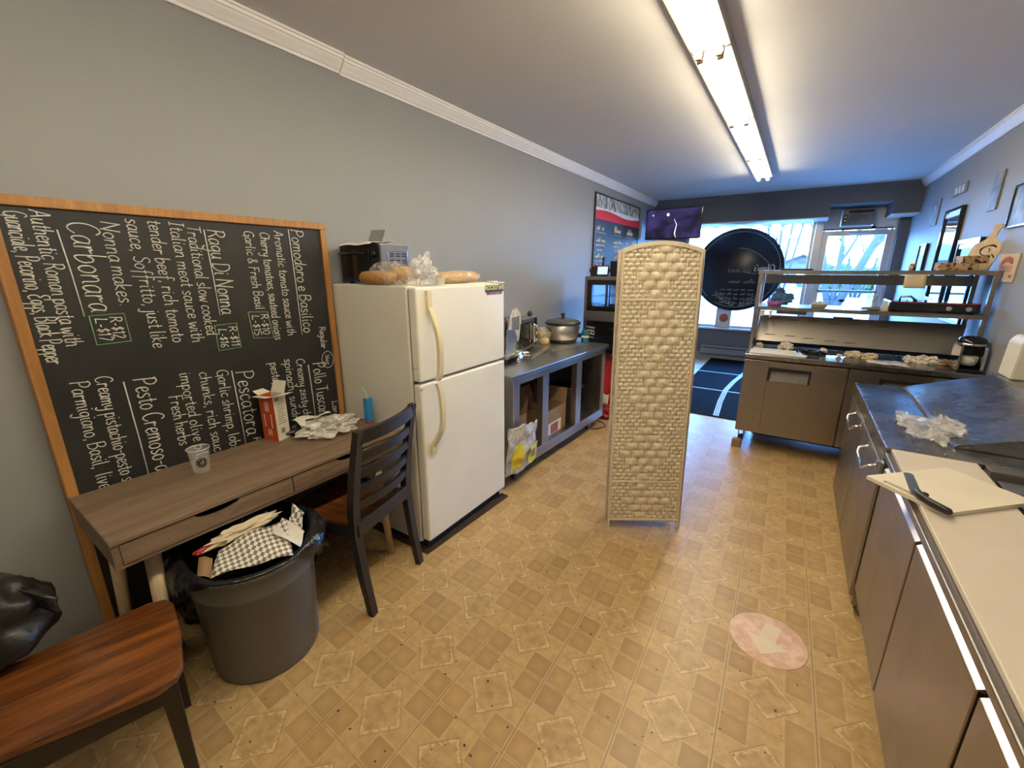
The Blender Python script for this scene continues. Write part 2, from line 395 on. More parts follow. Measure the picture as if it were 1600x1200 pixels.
    def blob(s, c, r, sub=3, amp=.25, freq=3., seed=0., flat=True, amp2=.0, floor=None, power=1.):
        b = bmesh.new(); bmesh.ops.create_icosphere(b, subdivisions=sub, radius=1)
        for v in b.verts:
            d = v.co.normalized(); o = Vector((seed * 7.3, seed * 3.1, seed * 5.7))
            k = 1 + amp * noise.noise(d * freq + o) * 2 + amp2 * noise.noise(d * freq * 3.3 + o) * 2
            p = Vector((d.x * r[0], d.y * r[1], d.z * r[2])) * k
            v.co = Vector(c) + p
            if floor is not None and v.co.z < floor: v.co.z = floor + .0005 * noise.noise(p * 40)
        return s.merge(b, not flat)
    def sheet(s, fn, nu, nv, smooth=True, th=0.):
        """grid surface fn(u,v) -> point, given thickness th when not 0"""
        P = [[Vector(fn(i / nu, j / nv)) for j in range(nv + 1)] for i in range(nu + 1)]
        vs = [p for row in P for p in row]; w_ = nv + 1
        fs = [[i * w_ + j, (i + 1) * w_ + j, (i + 1) * w_ + j + 1, i * w_ + j + 1] for i in range(nu) for j in range(nv)]
        if not th: return s.add(vs, fs, smooth)
        nn = []
        for i in range(nu + 1):
            for j in range(nv + 1):
                a = P[min(i + 1, nu)][j] - P[max(i - 1, 0)][j]; b = P[i][min(j + 1, nv)] - P[i][max(j - 1, 0)]
                c = a.cross(b); nn.append(c.normalized() if c.length > 1e-12 else Vector((0, 0, 1)))
        N = len(vs); vs2 = vs + [v - n_ * th for v, n_ in zip(vs, nn)]
        fs2 = fs + [[N + q for q in f[::-1]] for f in fs]
        rim = [i * w_ for i in range(nu + 1)] + [nu * w_ + j for j in range(1, nv + 1)] + [i * w_ + nv for i in range(nu - 1, -1, -1)] + [j for j in range(nv - 1, 0, -1)]
        for a, b in zip(rim, rim[1:] + rim[:1]): fs2.append([b, a, N + a, N + b])
        return s.add(vs2, fs2, smooth)
    def build(s, name, m, parent=None, kind=None, label=None):
        bm = s.bm
        bmesh.ops.remove_doubles(bm, verts=bm.verts[:], dist=1e-6)
        bmesh.ops.recalc_face_normals(bm, faces=bm.faces[:])
        me = bpy.data.meshes.new(name); o = bpy.data.objects.new(name, me); C.objects.link(o)
        if parent is not None:
            F = FR[parent.name]; bm.transform(F.inverted()); o.parent = parent; FR[o.name] = F
        else:
            co = [v.co for v in bm.verts]
            c = Vector(((min(p.x for p in co) + max(p.x for p in co)) / 2, (min(p.y for p in co) + max(p.y for p in co)) / 2, min(p.z for p in co)))
            bm.transform(Matrix.Translation(-c)); o.location = c; FR[o.name] = Matrix.Translation(c)
        bm.to_mesh(me); bm.free(); me.materials.append(MATS[m])
        if kind: o['kind'] = kind
        if label: o['label'] = label
        return o
def frame(loc, rotz=0): return Matrix.Translation(Vector(loc)) @ Matrix.Rotation(rotz, 4, 'Z')
def thing(name, label, cat, loc, rotz=0, group=None):
    o = bpy.data.objects.new(name, None); C.objects.link(o); o.empty_display_size = .05
    o.location = loc; o.rotation_euler = (0, 0, rotz); FR[o.name] = frame(loc, rotz)
    return tag(o, label, cat, group)
def tag(o, label, cat, group=None):
    o['label'] = label; o['category'] = cat
    if group: o['group'] = group
    return o
def struct(name, mb, m, parent=None):
    return mb.build(name, m, parent, kind='structure' if parent is None else None)
def copy_tree(o, parent=None):
    c = o.copy(); C.objects.link(c); c.parent = parent
    for ch in list(o.children): copy_tree(ch, c)
    return c
# handwriting: single-stroke letters on a 0..9 grid, drawn as thin chalk strokes
GL = {}
def _g(txt):
    for ln in txt.strip().split('\n'):
        ch, adv, st = ln.split(' ', 2)
        GL[ch] = (float(adv), [[tuple(map(float, p.split(','))) for p in q.split()] for q in st.split(';')])
_g('''A 6.6 0,0 1.5,4.5 3,9 4.2,5 5.6,0;1,3 5,3.4
B 6 .4,0 .4,9;.2,8.6 3,9.2 4.6,7.2 2.8,5 .6,4.8 3.6,4.6 5.2,2.6 3.6,.2 .2,0
C 6 5.6,7.6 4,9 2,8.2 .4,5.4 .6,2 2.2,0 4,.2 5.6,1.6
D 6.4 .6,0 .6,9;.2,8.8 3.4,8.8 5.8,6 5.6,2.6 3.2,.2 .2,0
E 5.6 5,8.8 2,9 .8,7 3.2,5 1,4 .4,1.6 2.4,0 5,.8
F 5.6 .8,-.4 1,9;.2,8.8 5.4,9;1,4.8 4,5
G 6.4 5.4,7.8 3.8,9 1.6,8 .3,4.6 1.2,1 3.2,0 5.2,1.6 5.4,4 3.4,4;5.4,4 5.4,-1.5
I 3.4 .2,9 3,9;1.6,9 1.6,0;.2,0 3,0
L 5.4 1.2,9 1,4 .6,.4 .4,0 3,.3 5.2,0
M 8 .2,0 1.2,8.8 1.4,8.8 4,2 6.6,8.8 6.8,8.8 7.6,0
N 6.8 .4,0 .8,8.6 1,8.8 5,.4 5.2,.2 6,9
P 5.8 .6,-.4 .9,9;.1,8.4 2.6,9.4 5,7.6 4.4,5 2,4 .8,4.4
R 6 .6,0 .8,9;.1,8.6 3,9.2 4.8,7.2 3.4,5 .9,4.6 3,4 5.6,0
S 5.4 4.8,7.8 3,9 1,7.6 1.6,5.6 4,4.2 4.6,1.8 2.6,0 .4,1
T 5.6 0,8.8 5.6,9.1;2.8,9 2.6,0
a 4.8 3.8,4.4 2,5 .4,3.4 .5,.9 1.7,0 3.4,1.6 3.9,4.8 3.8,1 4.8,.2
b 4.8 .4,9 .4,.4 2.4,0 4,1.8 3.6,4.2 2,4.8 .5,3.2
c 4.2 3.6,4.3 2,5 .4,3.4 .6,.9 2,0 3.9,1
d 4.8 3.8,4.3 2,5 .4,3.4 .5,.9 1.8,0 3.4,1.5 4,9 3.8,1 4.8,.2
e 4.2 .4,2.4 3,2.8 3.4,4.2 2,5 .6,3.8 .5,1.2 1.8,0 4,1
f 3.8 3.9,8.2 2.8,9 1.7,7.6 1.5,-3.2;.1,4.8 3.4,5
g 4.8 3.8,4.4 2,5 .4,3.6 .6,1.4 2,.8 3.6,2.4 3.9,4.8 3.8,-2 2.2,-4 .4,-2.8
h 4.8 .4,9 .4,0;.4,2.8 2,4.9 3.4,4.2 3.6,.6 4.4,.1
i 2.2 .7,4.8 .7,.6 1.8,.1;.8,6.8 1,7.4
j 2.4 1.4,4.8 1.4,-2.6 .2,-4 -1,-3;1.5,6.8 1.7,7.4
k 4.4 .4,9 .4,0;3.4,5 .6,2.4 4,0
l 2.2 .6,9 .6,.8 1.6,.1
m 7 .4,5 .4,0;.4,3 1.8,4.9 2.9,4 3,0;3,3 4.5,4.9 5.7,4 5.8,.6 6.8,.1
n 4.8 .4,5 .4,0;.4,3 2,4.9 3.4,4.2 3.6,.6 4.5,.1
o 4.6 2.1,5 .4,3.6 .5,1.1 2,0 3.7,1.2 3.8,3.7 2.1,5 3,4.6
p 4.8 .4,5 .5,-4;.5,3.2 2.2,5 3.9,3.6 3.7,1 2,0 .5,1.2
r 4 .4,5 .5,0;.5,3 1.2,4.6 2,4.9 2.2,4 3.8,4.6
s 3.8 3.2,4.3 1.8,5 .5,4 1.6,2.7 3.2,1.5 2,0 .2,.6
t 3.4 1.6,7.6 1.5,1 2.4,0 3.2,.5;.2,5 3.2,5.2
u 4.8 .4,5 .5,1.2 1.8,0 3.4,1.6 3.8,5 3.8,.8 4.7,.1
v 4.2 .3,5 1.5,.3 1.9,.3 3.6,5
w 6.4 .2,5 1,.6 1.8,0 3,4 4.2,0 5,.6 6,5
x 4.2 .4,5 3.6,0;3.6,5 .3,0
y 4.6 .4,5 .7,1.8 2,1 3.5,2.6 3.9,5 3.6,-2 2,-4 .4,-3
z 4.2 .4,4.8 3.4,5 .4,.2 .6,0 4,.2
0 5 2.4,9 .5,6.6 .6,2 2.4,0 4.2,2.2 4.2,6.8 2.4,9
1 3 .4,7 1.8,9 1.8,0
2 4.8 .5,7.2 2.2,9 3.9,7.2 2.6,4 .3,.1 .5,0 4.4,.2
5 4.8 4,9 1,9 .8,5.4 3,5.4 4.1,3 2.6,.2 .4,.8
6 4.8 3.8,8.6 1.6,6.6 .5,3 1.4,.3 3.2,.3 4,2.4 2.6,4.4 .7,3
7 4.6 .4,9 4,9 1.6,0
$ 4.4 3.8,7 2,7.8 .6,6.2 2,4.6 3.8,3.2 2.2,1 .4,1.8;2.1,9.2 2,-.4
- 3.6 .4,3.4 3,3.5
& 6 5.4,0 1.4,6.4 1.8,8.6 3.2,8.4 3,6.2 .6,3 .8,.6 2.6,0 5,3.4
, 2 .9,.4 .5,-1.4
. 2 .7,.1 .8,.5
' 1.6 .8,9 .6,7
! 2 .8,9 .8,3;.8,.1 .9,.5''')
def smooth_line(p, n=5):
    if len(p) < 3: return [p[0], p[-1]] if len(p) == 2 else p
    out = []; q = [p[0]] + list(p) + [p[-1]]
    for i in range(1, len(q) - 2):
        a, b, c, d = q[i - 1], q[i], q[i + 1], q[i + 2]
        for k in range(n):
            t = k / n
            out.append(tuple(.5 * ((2 * b[j]) + (c[j] - a[j]) * t + (2 * a[j] - 5 * b[j] + 4 * c[j] - d[j]) * t * t + (3 * b[j] - a[j] - 3 * c[j] + d[j]) * t ** 3) for j in range(len(b))))
    out.append(p[-1]); return out
def hand_width(txt): return sum(GL[c][0] + .5 if c in GL else 2.6 for c in txt)
def handwrite(mb, txt, org, ex, ey, length, height, r, nrm, n=4, seg=5, slant=.08, jit=.12, flat=.45):
    """writes txt from org along ex, letters standing along ey, fitted to length"""
    org, ex, ey, nrm = Vector(org), Vector(ex), Vector(ey), Vector(nrm)
    kx = length / hand_width(txt); ky = height / 9; x = 0
    for c in txt:
        if c not in GL: x += 2.6; continue
        adv, sts = GL[c]; dy = random.uniform(-jit, jit) * 2
        for st in sts:
            pts = [org + ex * ((x + px + slant * py) * kx) + ey * ((py + dy) * ky) + nrm * (r * .3) for px, py in smooth_line(st, n)]
            mb.tube(pts, r, seg, True, True)
        x += adv + .5
    return mb
def scribble(mb, org, ex, ey, length, height, r, nrm, words=2, seed=1):
    """handwriting too small to read: short runs of loops"""
    rnd = random.Random(seed); org, ex, ey, nrm = Vector(org), Vector(ex), Vector(ey), Vector(nrm)
    n = max(4, int(length / height * 2.2)); brk = {int(n * (i + 1) / words) for i in range(words - 1)}; run = []
    for i in range(n + 1):
        if i in brk or i == n:
            if len(run) > 1: mb.tube([org + ex * x + ey * y + nrm * r * .3 for x, y in smooth_line(run, 4)], r, 5)
            run = []; continue
        x = length * i / n; tall = rnd.random() < .2
        run += [(x, rnd.uniform(0, .1) * height), (x + length / n * .35, height * (1.0 if tall else rnd.uniform(.45, .62)))]
def stroke(mb, pts, r, seg=5): return mb.tube(pts, r, seg)
def type_text(txt, size, mx, name, m, parent, extr=.0006, bold=0.):
    cu = bpy.data.curves.new('txt', 'FONT'); cu.body = txt; cu.size = size; cu.extrude = extr; cu.offset = bold
    cu.align_x = 'CENTER'; cu.align_y = 'CENTER'
    t = bpy.data.objects.new('txt', cu); C.objects.link(t); bpy.context.view_layer.update()
    me = t.evaluated_get(bpy.context.evaluated_depsgraph_get()).to_mesh(); mb = MB(mx)
    mb.add([v.co.copy() for v in me.vertices], [list(p.vertices) for p in me.polygons]); t.to_mesh_clear(); bpy.data.objects.remove(t); bpy.data.curves.remove(cu)
    return mb.build(name, m, parent)
def axes(org, ex, ey):
    ex, ey = Vector(ex).normalized(), Vector(ey).normalized(); ez = ex.cross(ey); m = Matrix((ex, ey, ez)).transposed().to_4x4(); m.translation = Vector(org); return m
def frame_rect(mb, axis, a0, a1, b0, b1, wd, t0, t1, bev=.002):
    """picture frame of four bars; axis is the thin direction"""
    def bx(p0, p1, q0, q1):
        if axis == 'x': mb.box(t0, t1, p0, p1, q0, q1, bev)
        else: mb.box(p0, p1, t0, t1, q0, q1, bev)
    bx(a0, a1, b0, b0 + wd); bx(a0, a1, b1 - wd, b1); bx(a0, a0 + wd, b0 + wd, b1 - wd); bx(a1 - wd, a1, b0 + wd, b1 - wd)
    return mb

# ------------------------------------------------------------------ the room
XL, XR, YF, YB, ZC = -2.25, 1.19, -1.3, 8.5, 2.69
struct('floor', MB().box(XL - .1, XR + .1, YF - .1, YB + .15, -.05, 0), 'vinyl_floor')
struct('ceiling', MB().box(XL - .1, XR + .1, YF - .1, YB + .15, ZC, ZC + .05), 'ceiling_paint')
struct('wall_left', MB().box(XL - .1, XL, YF - .1, YB + .15, 0, ZC), 'wall_paint')
struct('wall_right', MB().box(XR, XR + .1, YF - .1, YB + .15, 0, ZC), 'wall_paint')
struct('wall_bounce', MB().box(XL, XR, YF - .1, YF, 0, ZC), 'wall_paint')  # unseen end wall, added to close the room for bounce light
WX0, WX1, WZ0, WZ1 = -1.8, .10, .56, 2.34
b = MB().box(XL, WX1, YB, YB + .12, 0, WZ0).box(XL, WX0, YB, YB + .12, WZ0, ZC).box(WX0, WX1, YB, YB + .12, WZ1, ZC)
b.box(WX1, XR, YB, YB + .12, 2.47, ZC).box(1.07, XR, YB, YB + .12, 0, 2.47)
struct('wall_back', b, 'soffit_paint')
# dropped box over the shop front with a notch for the air conditioner
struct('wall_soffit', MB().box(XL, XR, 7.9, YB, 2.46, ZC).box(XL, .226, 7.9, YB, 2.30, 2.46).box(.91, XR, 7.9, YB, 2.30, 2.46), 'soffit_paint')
struct('trim_soffit_underside', MB().box(XL, .226, 7.9, YB, 2.285, 2.30).box(.91, XR, 7.9, YB, 2.285, 2.30), 'trim_white')
# crown moulding: stepped cove profile
CP = [(0, 0), (.012, 0), (.014, .012), (.02, .016), (.03, .03), (.045, .048), (.05, .056), (.056, .058), (.058, .07), (.066, .072), (.066, .085), (0, .085)]
struct('trim_crown_left_near', MB().prism([(XL + px * 1.05, ZC - .082 + pz) for px, pz in CP], 'y', YF, 1.715), 'trim_white')
struct('trim_crown_left_far', MB().prism([(XL + px, ZC - .088 + pz) for px, pz in CP], 'y', 1.718, 7.9), 'trim_white')
struct('trim_crown_right', MB().prism([(XR - px, ZC - .085 + pz) for px, pz in CP], 'y', YF, 7.9), 'trim_white')
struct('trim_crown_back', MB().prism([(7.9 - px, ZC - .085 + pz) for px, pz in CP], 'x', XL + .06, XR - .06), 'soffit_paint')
struct('baseboard_right', MB().box(XR - .014, XR, YF, YB, 0, .1, .004), 'baseboard_paint')
struct('baseboard_left', MB().box(XL, XL + .014, YF, YB, 0, .1, .004), 'baseboard_paint')
struct('baseboard_back', MB().box(XL + .014, WX1, YB - .014, YB, 0, .1, .004), 'baseboard_paint')
# shop window
wf = frame_rect(MB(), 'y', WX0, WX1, WZ0, WZ1, .045, YB + .02, YB + .09)
o = struct('window_1', wf, 'aluminium')
MB().box(WX0 + .04, WX1 - .04, YB + .05, YB + .056, WZ0 + .04, WZ1 - .04).build('pane', 'pane_glass', o)
MB().box(WX0 - .02, WX1, YB - .05, YB + .02, WZ0 - .03, WZ0, .005).build('window_sill', 'trim_white', o)
# post between window and door, panel over the door
struct('trim_1', MB().box(.10, .205, YB - .04, YB + .1, 0, 2.47, .006), 'aluminium')
struct('trim_2', MB().box(.205, .40, YB + .0, YB + .03, 2.15, 2.47).box(.79, 1.07, YB, YB + .03, 2.15, 2.47).box(.40, .79, YB, YB + .03, 2.15, 2.2).box(.40, .79, YB, YB + .03, 2.43, 2.47), 'panel_white')
d = struct('door_1', frame_rect(MB(), 'y', .205, 1.05, 0.0, 2.145, .075, YB + .01, YB + .07).box(.28, .975, YB + .01, YB + .07, .075, .3), 'aluminium')
MB().box(.275, .98, YB + .036, YB + .042, .29, 2.075).build('pane', 'pane_glass', d)
MB().box(.25, 1.0, YB - .05, YB - .02, 1.235, 1.265, .008).box(.26, .29, YB - .03, YB + .02, 1.23, 1.27).box(.96, .99, YB - .03, YB + .02, 1.23, 1.27).build('push_bar', 'steel_dark', d)
MB().box(.52, .80, YB - .05, YB + .012, 2.085, 2.135, .006).box(.68, .70, YB - .12, YB - .04, 2.12, 2.13).box(.48, .70, YB - .13, YB - .11, 2.12, 2.13).build('door_closer', 'aluminium', d)
struct('trim_3', MB().box(1.05, 1.075, YB - .02, YB + .1, 0, 2.3, .004), 'trim_white')
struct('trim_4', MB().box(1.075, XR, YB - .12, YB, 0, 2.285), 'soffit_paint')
t = MB().box(.195, 1.03, YB - .05, YB - .035, 2.158, 2.17, .004).blob((.47, YB - .045, 2.155), (.05, .012, .012), 2, 0).blob((.80, YB - .045, 2.18), (.03, .012, .012), 2, 0)
tag(t.build('curtain_rod', 'black_plastic'), 'thin black rod above the glass door under the air conditioner', 'rod')
# window air conditioner
a = thing('air_conditioner', 'white through-wall air conditioner with grey grille above the glass door', 'air conditioner', (.595, 8.42, 2.2))
MB().box(.405, .785, 8.36, 8.7, 2.205, 2.425, .008).build('housing', 'conditioner_grey', a)
g = MB().box(.475, .765, 8.352, 8.36, 2.225, 2.36)
for i in range(9): g.box(.475, .765, 8.346, 8.353, 2.23 + i * .0145, 2.236 + i * .0145)
g.build('grille', 'print_grey', a)
MB().box(.475, .765, 8.352, 8.36, 2.375, 2.41).build('air_outlet', 'black_plastic', a)
cp = MB().box(.418, .462, 8.35, 8.36, 2.24, 2.35, .004).build('control_panel', 'black_plastic', a)
for zz in (2.27, 2.32): MB().cyl((.44, 8.352, zz), (.44, 8.335, zz), .014).build('knob', 'chrome', cp)
# baseboard heater under the window
h = thing('baseboard_heater', 'long grey electric baseboard heater on the wall under the shop window', 'heater', (-.9, 8.45, .1))
MB().box(-1.35, .0, 8.43, 8.485, .08, .23, .006).build('housing', 'heater_grey', h)
MB().box(-1.33, -.02, 8.425, 8.431, .185, .2).build('louvre', 'black_gap', h)
# fluorescent strip lights end to end
def make_strip():
    o = thing('fluorescent_light', '', 'ceiling light', (-.53, 0, ZC))
    x0, z1 = -.53, ZC
    MB().prism([(x0 - .092, z1), (x0 + .092, z1), (x0 + .092, z1 - .055), (x0 + .08, z1 - .058), (x0 - .08, z1 - .058), (x0 - .092, z1 - .055)], 'y', -.608, .608).build('housing', 'fixture_white', o)
    for sx in (-1, 1):
        t = MB().tube2((x0 + sx * .047, -.59, z1 - .078), (x0 + sx * .047, .59, z1 - .078), .0165, .0165, 16).build('tube', 'tube_glow', o)
        for sy in (-1, 1): MB().box(x0 + sx * .047 - .015, x0 + sx * .047 + .015, sy * .592 - .008, sy * .592 + .008, z1 - .1, z1 - .056, .003).build('lamp_holder', 'lamp_brown', o)
    return o
st = make_strip()
lab = ['fluorescent strip light overhead behind the camera', 'fluorescent strip light directly above the camera', 'fluorescent strip light nearest the camera, cut by the top edge of the picture', 'second fluorescent twin-tube strip light from the camera', 'third fluorescent twin-tube strip light from the camera', 'farthest of the fluorescent twin-tube strip lights, toward the window']
strips = [st] + [copy_tree(st) for _ in range(5)]
for s_, yy, l_ in zip(strips, (-.48, .75, 1.98, 3.21, 4.44, 5.67), lab):
    s_.location = (-.53, yy, ZC); tag(s_, l_, 'ceiling light', 'fluorescent strip lights on the ceiling')

# ------------------------------------------------------------------ chalkboard standing on its side against the left wall
BX = -2.212   # face of the board
cb = thing('chalkboard', 'large oak-framed black chalkboard with a handwritten pasta menu, standing on its side behind the desk', 'chalkboard', (-2.23, .9, 0))
BY0, BY1, BZ0, BZ1 = .285, 1.505, .012, 1.828
MB().box(-2.245, BX, BY0 + .01, BY1 - .01, BZ0 + .01, BZ1 - .01).build('board', 'chalkboard', cb)
frame_rect(MB(), 'x', BY0, BY1, BZ0, BZ1, .034, -2.248, BX + .012, .004).build('frame', 'oak_frame', cb)
ROWS = [("Regular", 1.405, 1.275, 1.15, .036), ("Pomodoro e Basilico", 1.312, 1.786, 1.25, .062), ("Aromatic tomato sauce with", 1.222, 1.772, 1.247, .046),
 ("Cherry tomatoes, sauteed onions", 1.152, 1.761, 1.235, .044), ("Garlic & Fresh Basil", 1.080, 1.763, 1.395, .044), ("R-$10", 1.098, 1.374, 1.27, .034), ("L-$15", 1.056, 1.372, 1.27, .034),
 ("Ragu Di Nonna", .926, 1.759, 1.384, .068), ("R-$11", .945, 1.330, 1.234, .034), ("L-$16", .900, 1.323, 1.233, .034), ("Traditional slow cooked", .850, 1.770, 1.297, .05),
 ("Italian meat sauce with", .790, 1.780, 1.271, .05), ("tender beef, rich tomato", .718, 1.780, 1.282, .05), ("sauce, Soffritto, just like", .648, 1.779, 1.269, .052),
 ("Nonna makes.", .572, 1.763, 1.447, .052), ("Carbonara", .482, 1.755, 1.430, .085), ("R-$12", .532, 1.412, 1.325, .036), ("L-$17", .490, 1.410, 1.322, .036),
 ("Authentic Roman pasta with", .395, 1.785, 1.313, .05), ("Guanciale, Pecorino, Eggs, Black Pepper", .336, 1.777, 1.257, .052),
 ("Large", 1.430, .834, .700, .036), ("Pollo Tuscan", 1.340, 1.080, .767, .07), ("Creamy zesty chicken", 1.248, 1.118, .68, .046), ("spinach, sundried", 1.184, 1.130, .72, .046), ("pesto, Parmigiano", 1.108, 1.123, .774, .046),
 ("Pescatora", .945, 1.111, .775, .075), ("R", .97, .76, .72, .034), ("Garlic shrimp, lobster", .862, 1.133, .66, .048), ("chunks, rich sauce", .790, 1.137, .72, .048),
 ("imported olive oil,", .718, 1.149, .74, .048), ("Fresh herbs", .664, 1.057, .824, .048), ("Pesto Cremoso-al Pollo", .560, 1.157, .58, .07), ("Creamy pistachio-pesto sauce", .448, 1.188, .66, .05), ("Parmigiano, Basil, Olive oil", .378, 1.183, .68, .05)]
wr = MB()
for txt, y, z0, z1, hgt in ROWS:
    handwrite(wr, txt, (BX + .0006, y, z0), (0, 0, -1), (0, 1, 0), z0 - z1, hgt, .0026 if hgt > .06 else .0021, (1, 0, 0))
for y0, z0, y1, z1 in ((1.298, 1.785, 1.300, 1.246), (.914, 1.757, .918, 1.384), (.452, 1.725, .464, 1.419), (1.312, 1.075, 1.316, .70), (.925, 1.12, .931, .70), (.528, 1.154, .536, .62)):
    wr.tube([(BX + .001, y0, z0), (BX + .001, (y0 + y1) / 2 + .002, (z0 + z1) / 2), (BX + .001, y1, z1)], .0024, 5)
wr.tube([(BX + .001, 1.434 + .036 * math.cos(i * PI / 12), 1.085 + .048 * math.sin(i * PI / 12)) for i in range(25)], .0017, 5)
handwrite(wr, "16oz", (BX + .0006, 1.421, 1.115), (0, 0, -1), (0, 1, 0), .06, .026, .0016, (1, 0, 0))
wr.build('chalk_lettering', 'chalk', cb)
for q in ([(1.042, 1.389), (1.134, 1.382), (1.147, 1.251), (1.049, 1.261)], [(.888, 1.340), (.982, 1.342), (.985, 1.226), (.887, 1.223)], [(.477, 1.42), (.58, 1.422), (.582, 1.312), (.478, 1.31)]):
    MB().tube([(BX + .001, *p) for p in q + q[:1]], .0019, 5).build('price_box', 'chalk_green', cb, label='green chalk outline round two prices')

# ------------------------------------------------------------------ desk with two drawers
dk = thing('desk', 'narrow grey-brown wood-grain desk with two drawers under the chalkboard', 'desk', (-1.95, .87, 0), math.radians(-1.2))
DM = FR[dk.name] @ Matrix.Translation((1.95, -.87, 0))
def D(): return MB(DM)
D().box(-2.182, -1.69, .28, 1.475, .735, .755, .004).build('desk_top', 'desk_wood', dk)
D().box(-2.18, -1.71, .285, .303, .655, .735).box(-2.18, -1.71, 1.452, 1.47, .655, .735).box(-2.18, -2.165, .303, 1.452, .655, .735).box(-2.18, -1.70, .285, 1.47, .645, .657).box(-2.18, -1.71, .868, .884, .657, .735).box(-1.712, -1.697, .283, .303, .645, .735).box(-1.712, -1.697, 1.452, 1.472, .645, .735).build('carcass', 'desk_wood', dk)
def drawer(y0, y1):
    # front board with a scooped finger notch in its upper edge
    yc = (y0 + y1) / 2; top, bot = .731, .66
    pts = [(y0, bot), (y1, bot), (y1, top)] + [(yc + .075 * math.cos(a), top - .026 * math.sin(a)) for a in [i * PI / 10 for i in range(11)]] + [(y0, top)]
    f = D().prism(pts, 'x', -1.712, -1.696).build('drawer', 'desk_wood', dk)
    D().box(-2.15, -1.715, y0 + .01, y1 - .01, .66, .668).box(-2.15, -1.715, y0 + .01, y0 + .02, .66, .715).box(-2.15, -1.715, y1 - .02, y1 - .01, .66, .715).build('drawer_box', 'black_gap', f)
drawer(.305, .874); drawer(.879, 1.45)
for x0, y0, x1, y1 in ((-1.80, .40, -1.765, .365), (-2.10, .36, -2.135, .325), (-1.80, 1.37, -1.765, 1.405), (-2.10, 1.40, -2.135, 1.425)):
    D().tube2((x0, y0, .648), (x1, y1, .0), .026, .017, 18).build('leg', 'leg_wood', dk)

# things on the desk
cu = thing('plastic_cup', 'clear plastic cup with a round black emblem, standing on the desk', 'cup', (-2.02, .665, .755))
CX, CY, CZ = -2.02, .665, .755
MB().lathe([(0, .001), (.029, .001), (.0305, .003), (.0395, .102), (.0405, .104)], (CX, CY, CZ), 48).build('cup_wall', 'cup_film', cu)
MB().lathe([(.0405, .104), (.0425, .105), (.0428, .108), (.041, .109), (.0395, .107), (.0405, .104)], (CX, CY, CZ), 48).build('cup_rim', 'clear_film_dense', cu)
ang = math.atan2(-CY, -CX) + .12
def cup_pt(u, v, off):
    z = .052 + v; r = .0315 + (z - .004) * .088 + off; a = ang + u / r
    return (CX + r * math.cos(a), CY + r * math.sin(a), CZ + z)
em = MB().sheet(lambda u, v: cup_pt(.0215 * v * math.cos(2 * PI * u), .0225 * v * math.sin(2 * PI * u), .0022), 28, 3)
e_ = em.build('emblem', 'sign_black', cu, label='round black printed emblem')
e2 = MB()
e2.tube([cup_pt(.0175 * math.cos(2 * PI * i / 28), .0185 * math.sin(2 * PI * i / 28), .0028) for i in range(29)], .0006, 4)
for pts in ([(-.004, -.010), (-.004, .004), (-.009, .010)], [(.003, .011), (.0015, 0), (.0015, -.010)], [(.003, .011), (.006, .004), (.0018, -.001)], [(-.010, -.003), (.010, -.003)]):
    e2.tube([cup_pt(x, y, .0028) for x, y in pts], .0008, 4)
e2.build('emblem_lines', 'paper_white', e_)

ob = thing('carton', 'tall open orange carton with white flaps standing on the desk against the chalkboard', 'box', (-2.118, 1.045, .755), math.radians(15))
OM = FR[ob.name]
oh = .232
fr = MB(OM).box(-.045, .045, -.038, -.036, 0, oh).box(-.045, -.043, -.038, .038, 0, oh); fr.build('front_panel', 'orange_card', ob, label='orange printed carton panels')
MB(OM).box(.043, .045, -.036, .038, 0, oh).box(-.043, .043, .036, .038, 0, oh).box(-.043, .043, -.036, .036, 0, .003).build('side_panel', 'card_white', ob, label='white printed carton panels')
fl = MB(OM)
fl.add([(.045, -.036, oh), (.045, .036, oh), (.105, .034, oh + .012), (.105, -.034, oh + .012)], [[0, 1, 2, 3]])
fl.add([(-.043, .038, oh), (.043, .038, oh), (.04, .062, oh + .058), (-.04, .062, oh + .058)], [[0, 1, 2, 3]])
fl.add([(-.045, -.036, oh), (-.045, .036, oh), (-.085, .03, oh + .016), (-.085, -.03, oh + .016)], [[0, 1, 2, 3]])
fl.add([(-.043, -.038, oh), (.043, -.038, oh), (.04, -.075, oh + .004), (-.04, -.075, oh + .004)], [[0, 1, 2, 3]])
for f in fl.bm.faces[:]: pass
fo = fl.build('flap', 'card_white', ob)
so = fo.modifiers.new('thickness', 'SOLIDIFY'); so.thickness = .0012
pr = MB(OM)
for i in range(9): pr.box(.0452, .0458, -.022 + .002 * (i % 2), .024 - .004 * (i % 3), .085 + i * .012, .089 + i * .012)
pr.box(.0452, .0458, -.012, .010, .035, .062).box(.0452, .0458, -.03, -.005, .205, .222)
pr.build('printed_lines', 'card_print', ob)
lt = MB(OM)
for z0, z1 in ((.155, .205), (.03, .06)):
    lt.box(-.012, .012, -.0388, -.038, z0, z0 + .003).box(-.012, .012, -.0388, -.038, z1 - .003, z1).box(-.012, -.009, -.0388, -.038, z0, z1).box(.009, .012, -.0388, -.038, z0, z1).box(-.004, .004, -.0388, -.038, z0 + .008, z1 - .008)
for i in range(6): lt.box(-.026 + .01 * 0, -.019, -.0388, -.038, .075 + i * .011, .083 + i * .011).box(.016, .023, -.0388, -.038, .07 + i * .012, .079 + i * .012)
lt.build('lettering', 'card_white', ob)

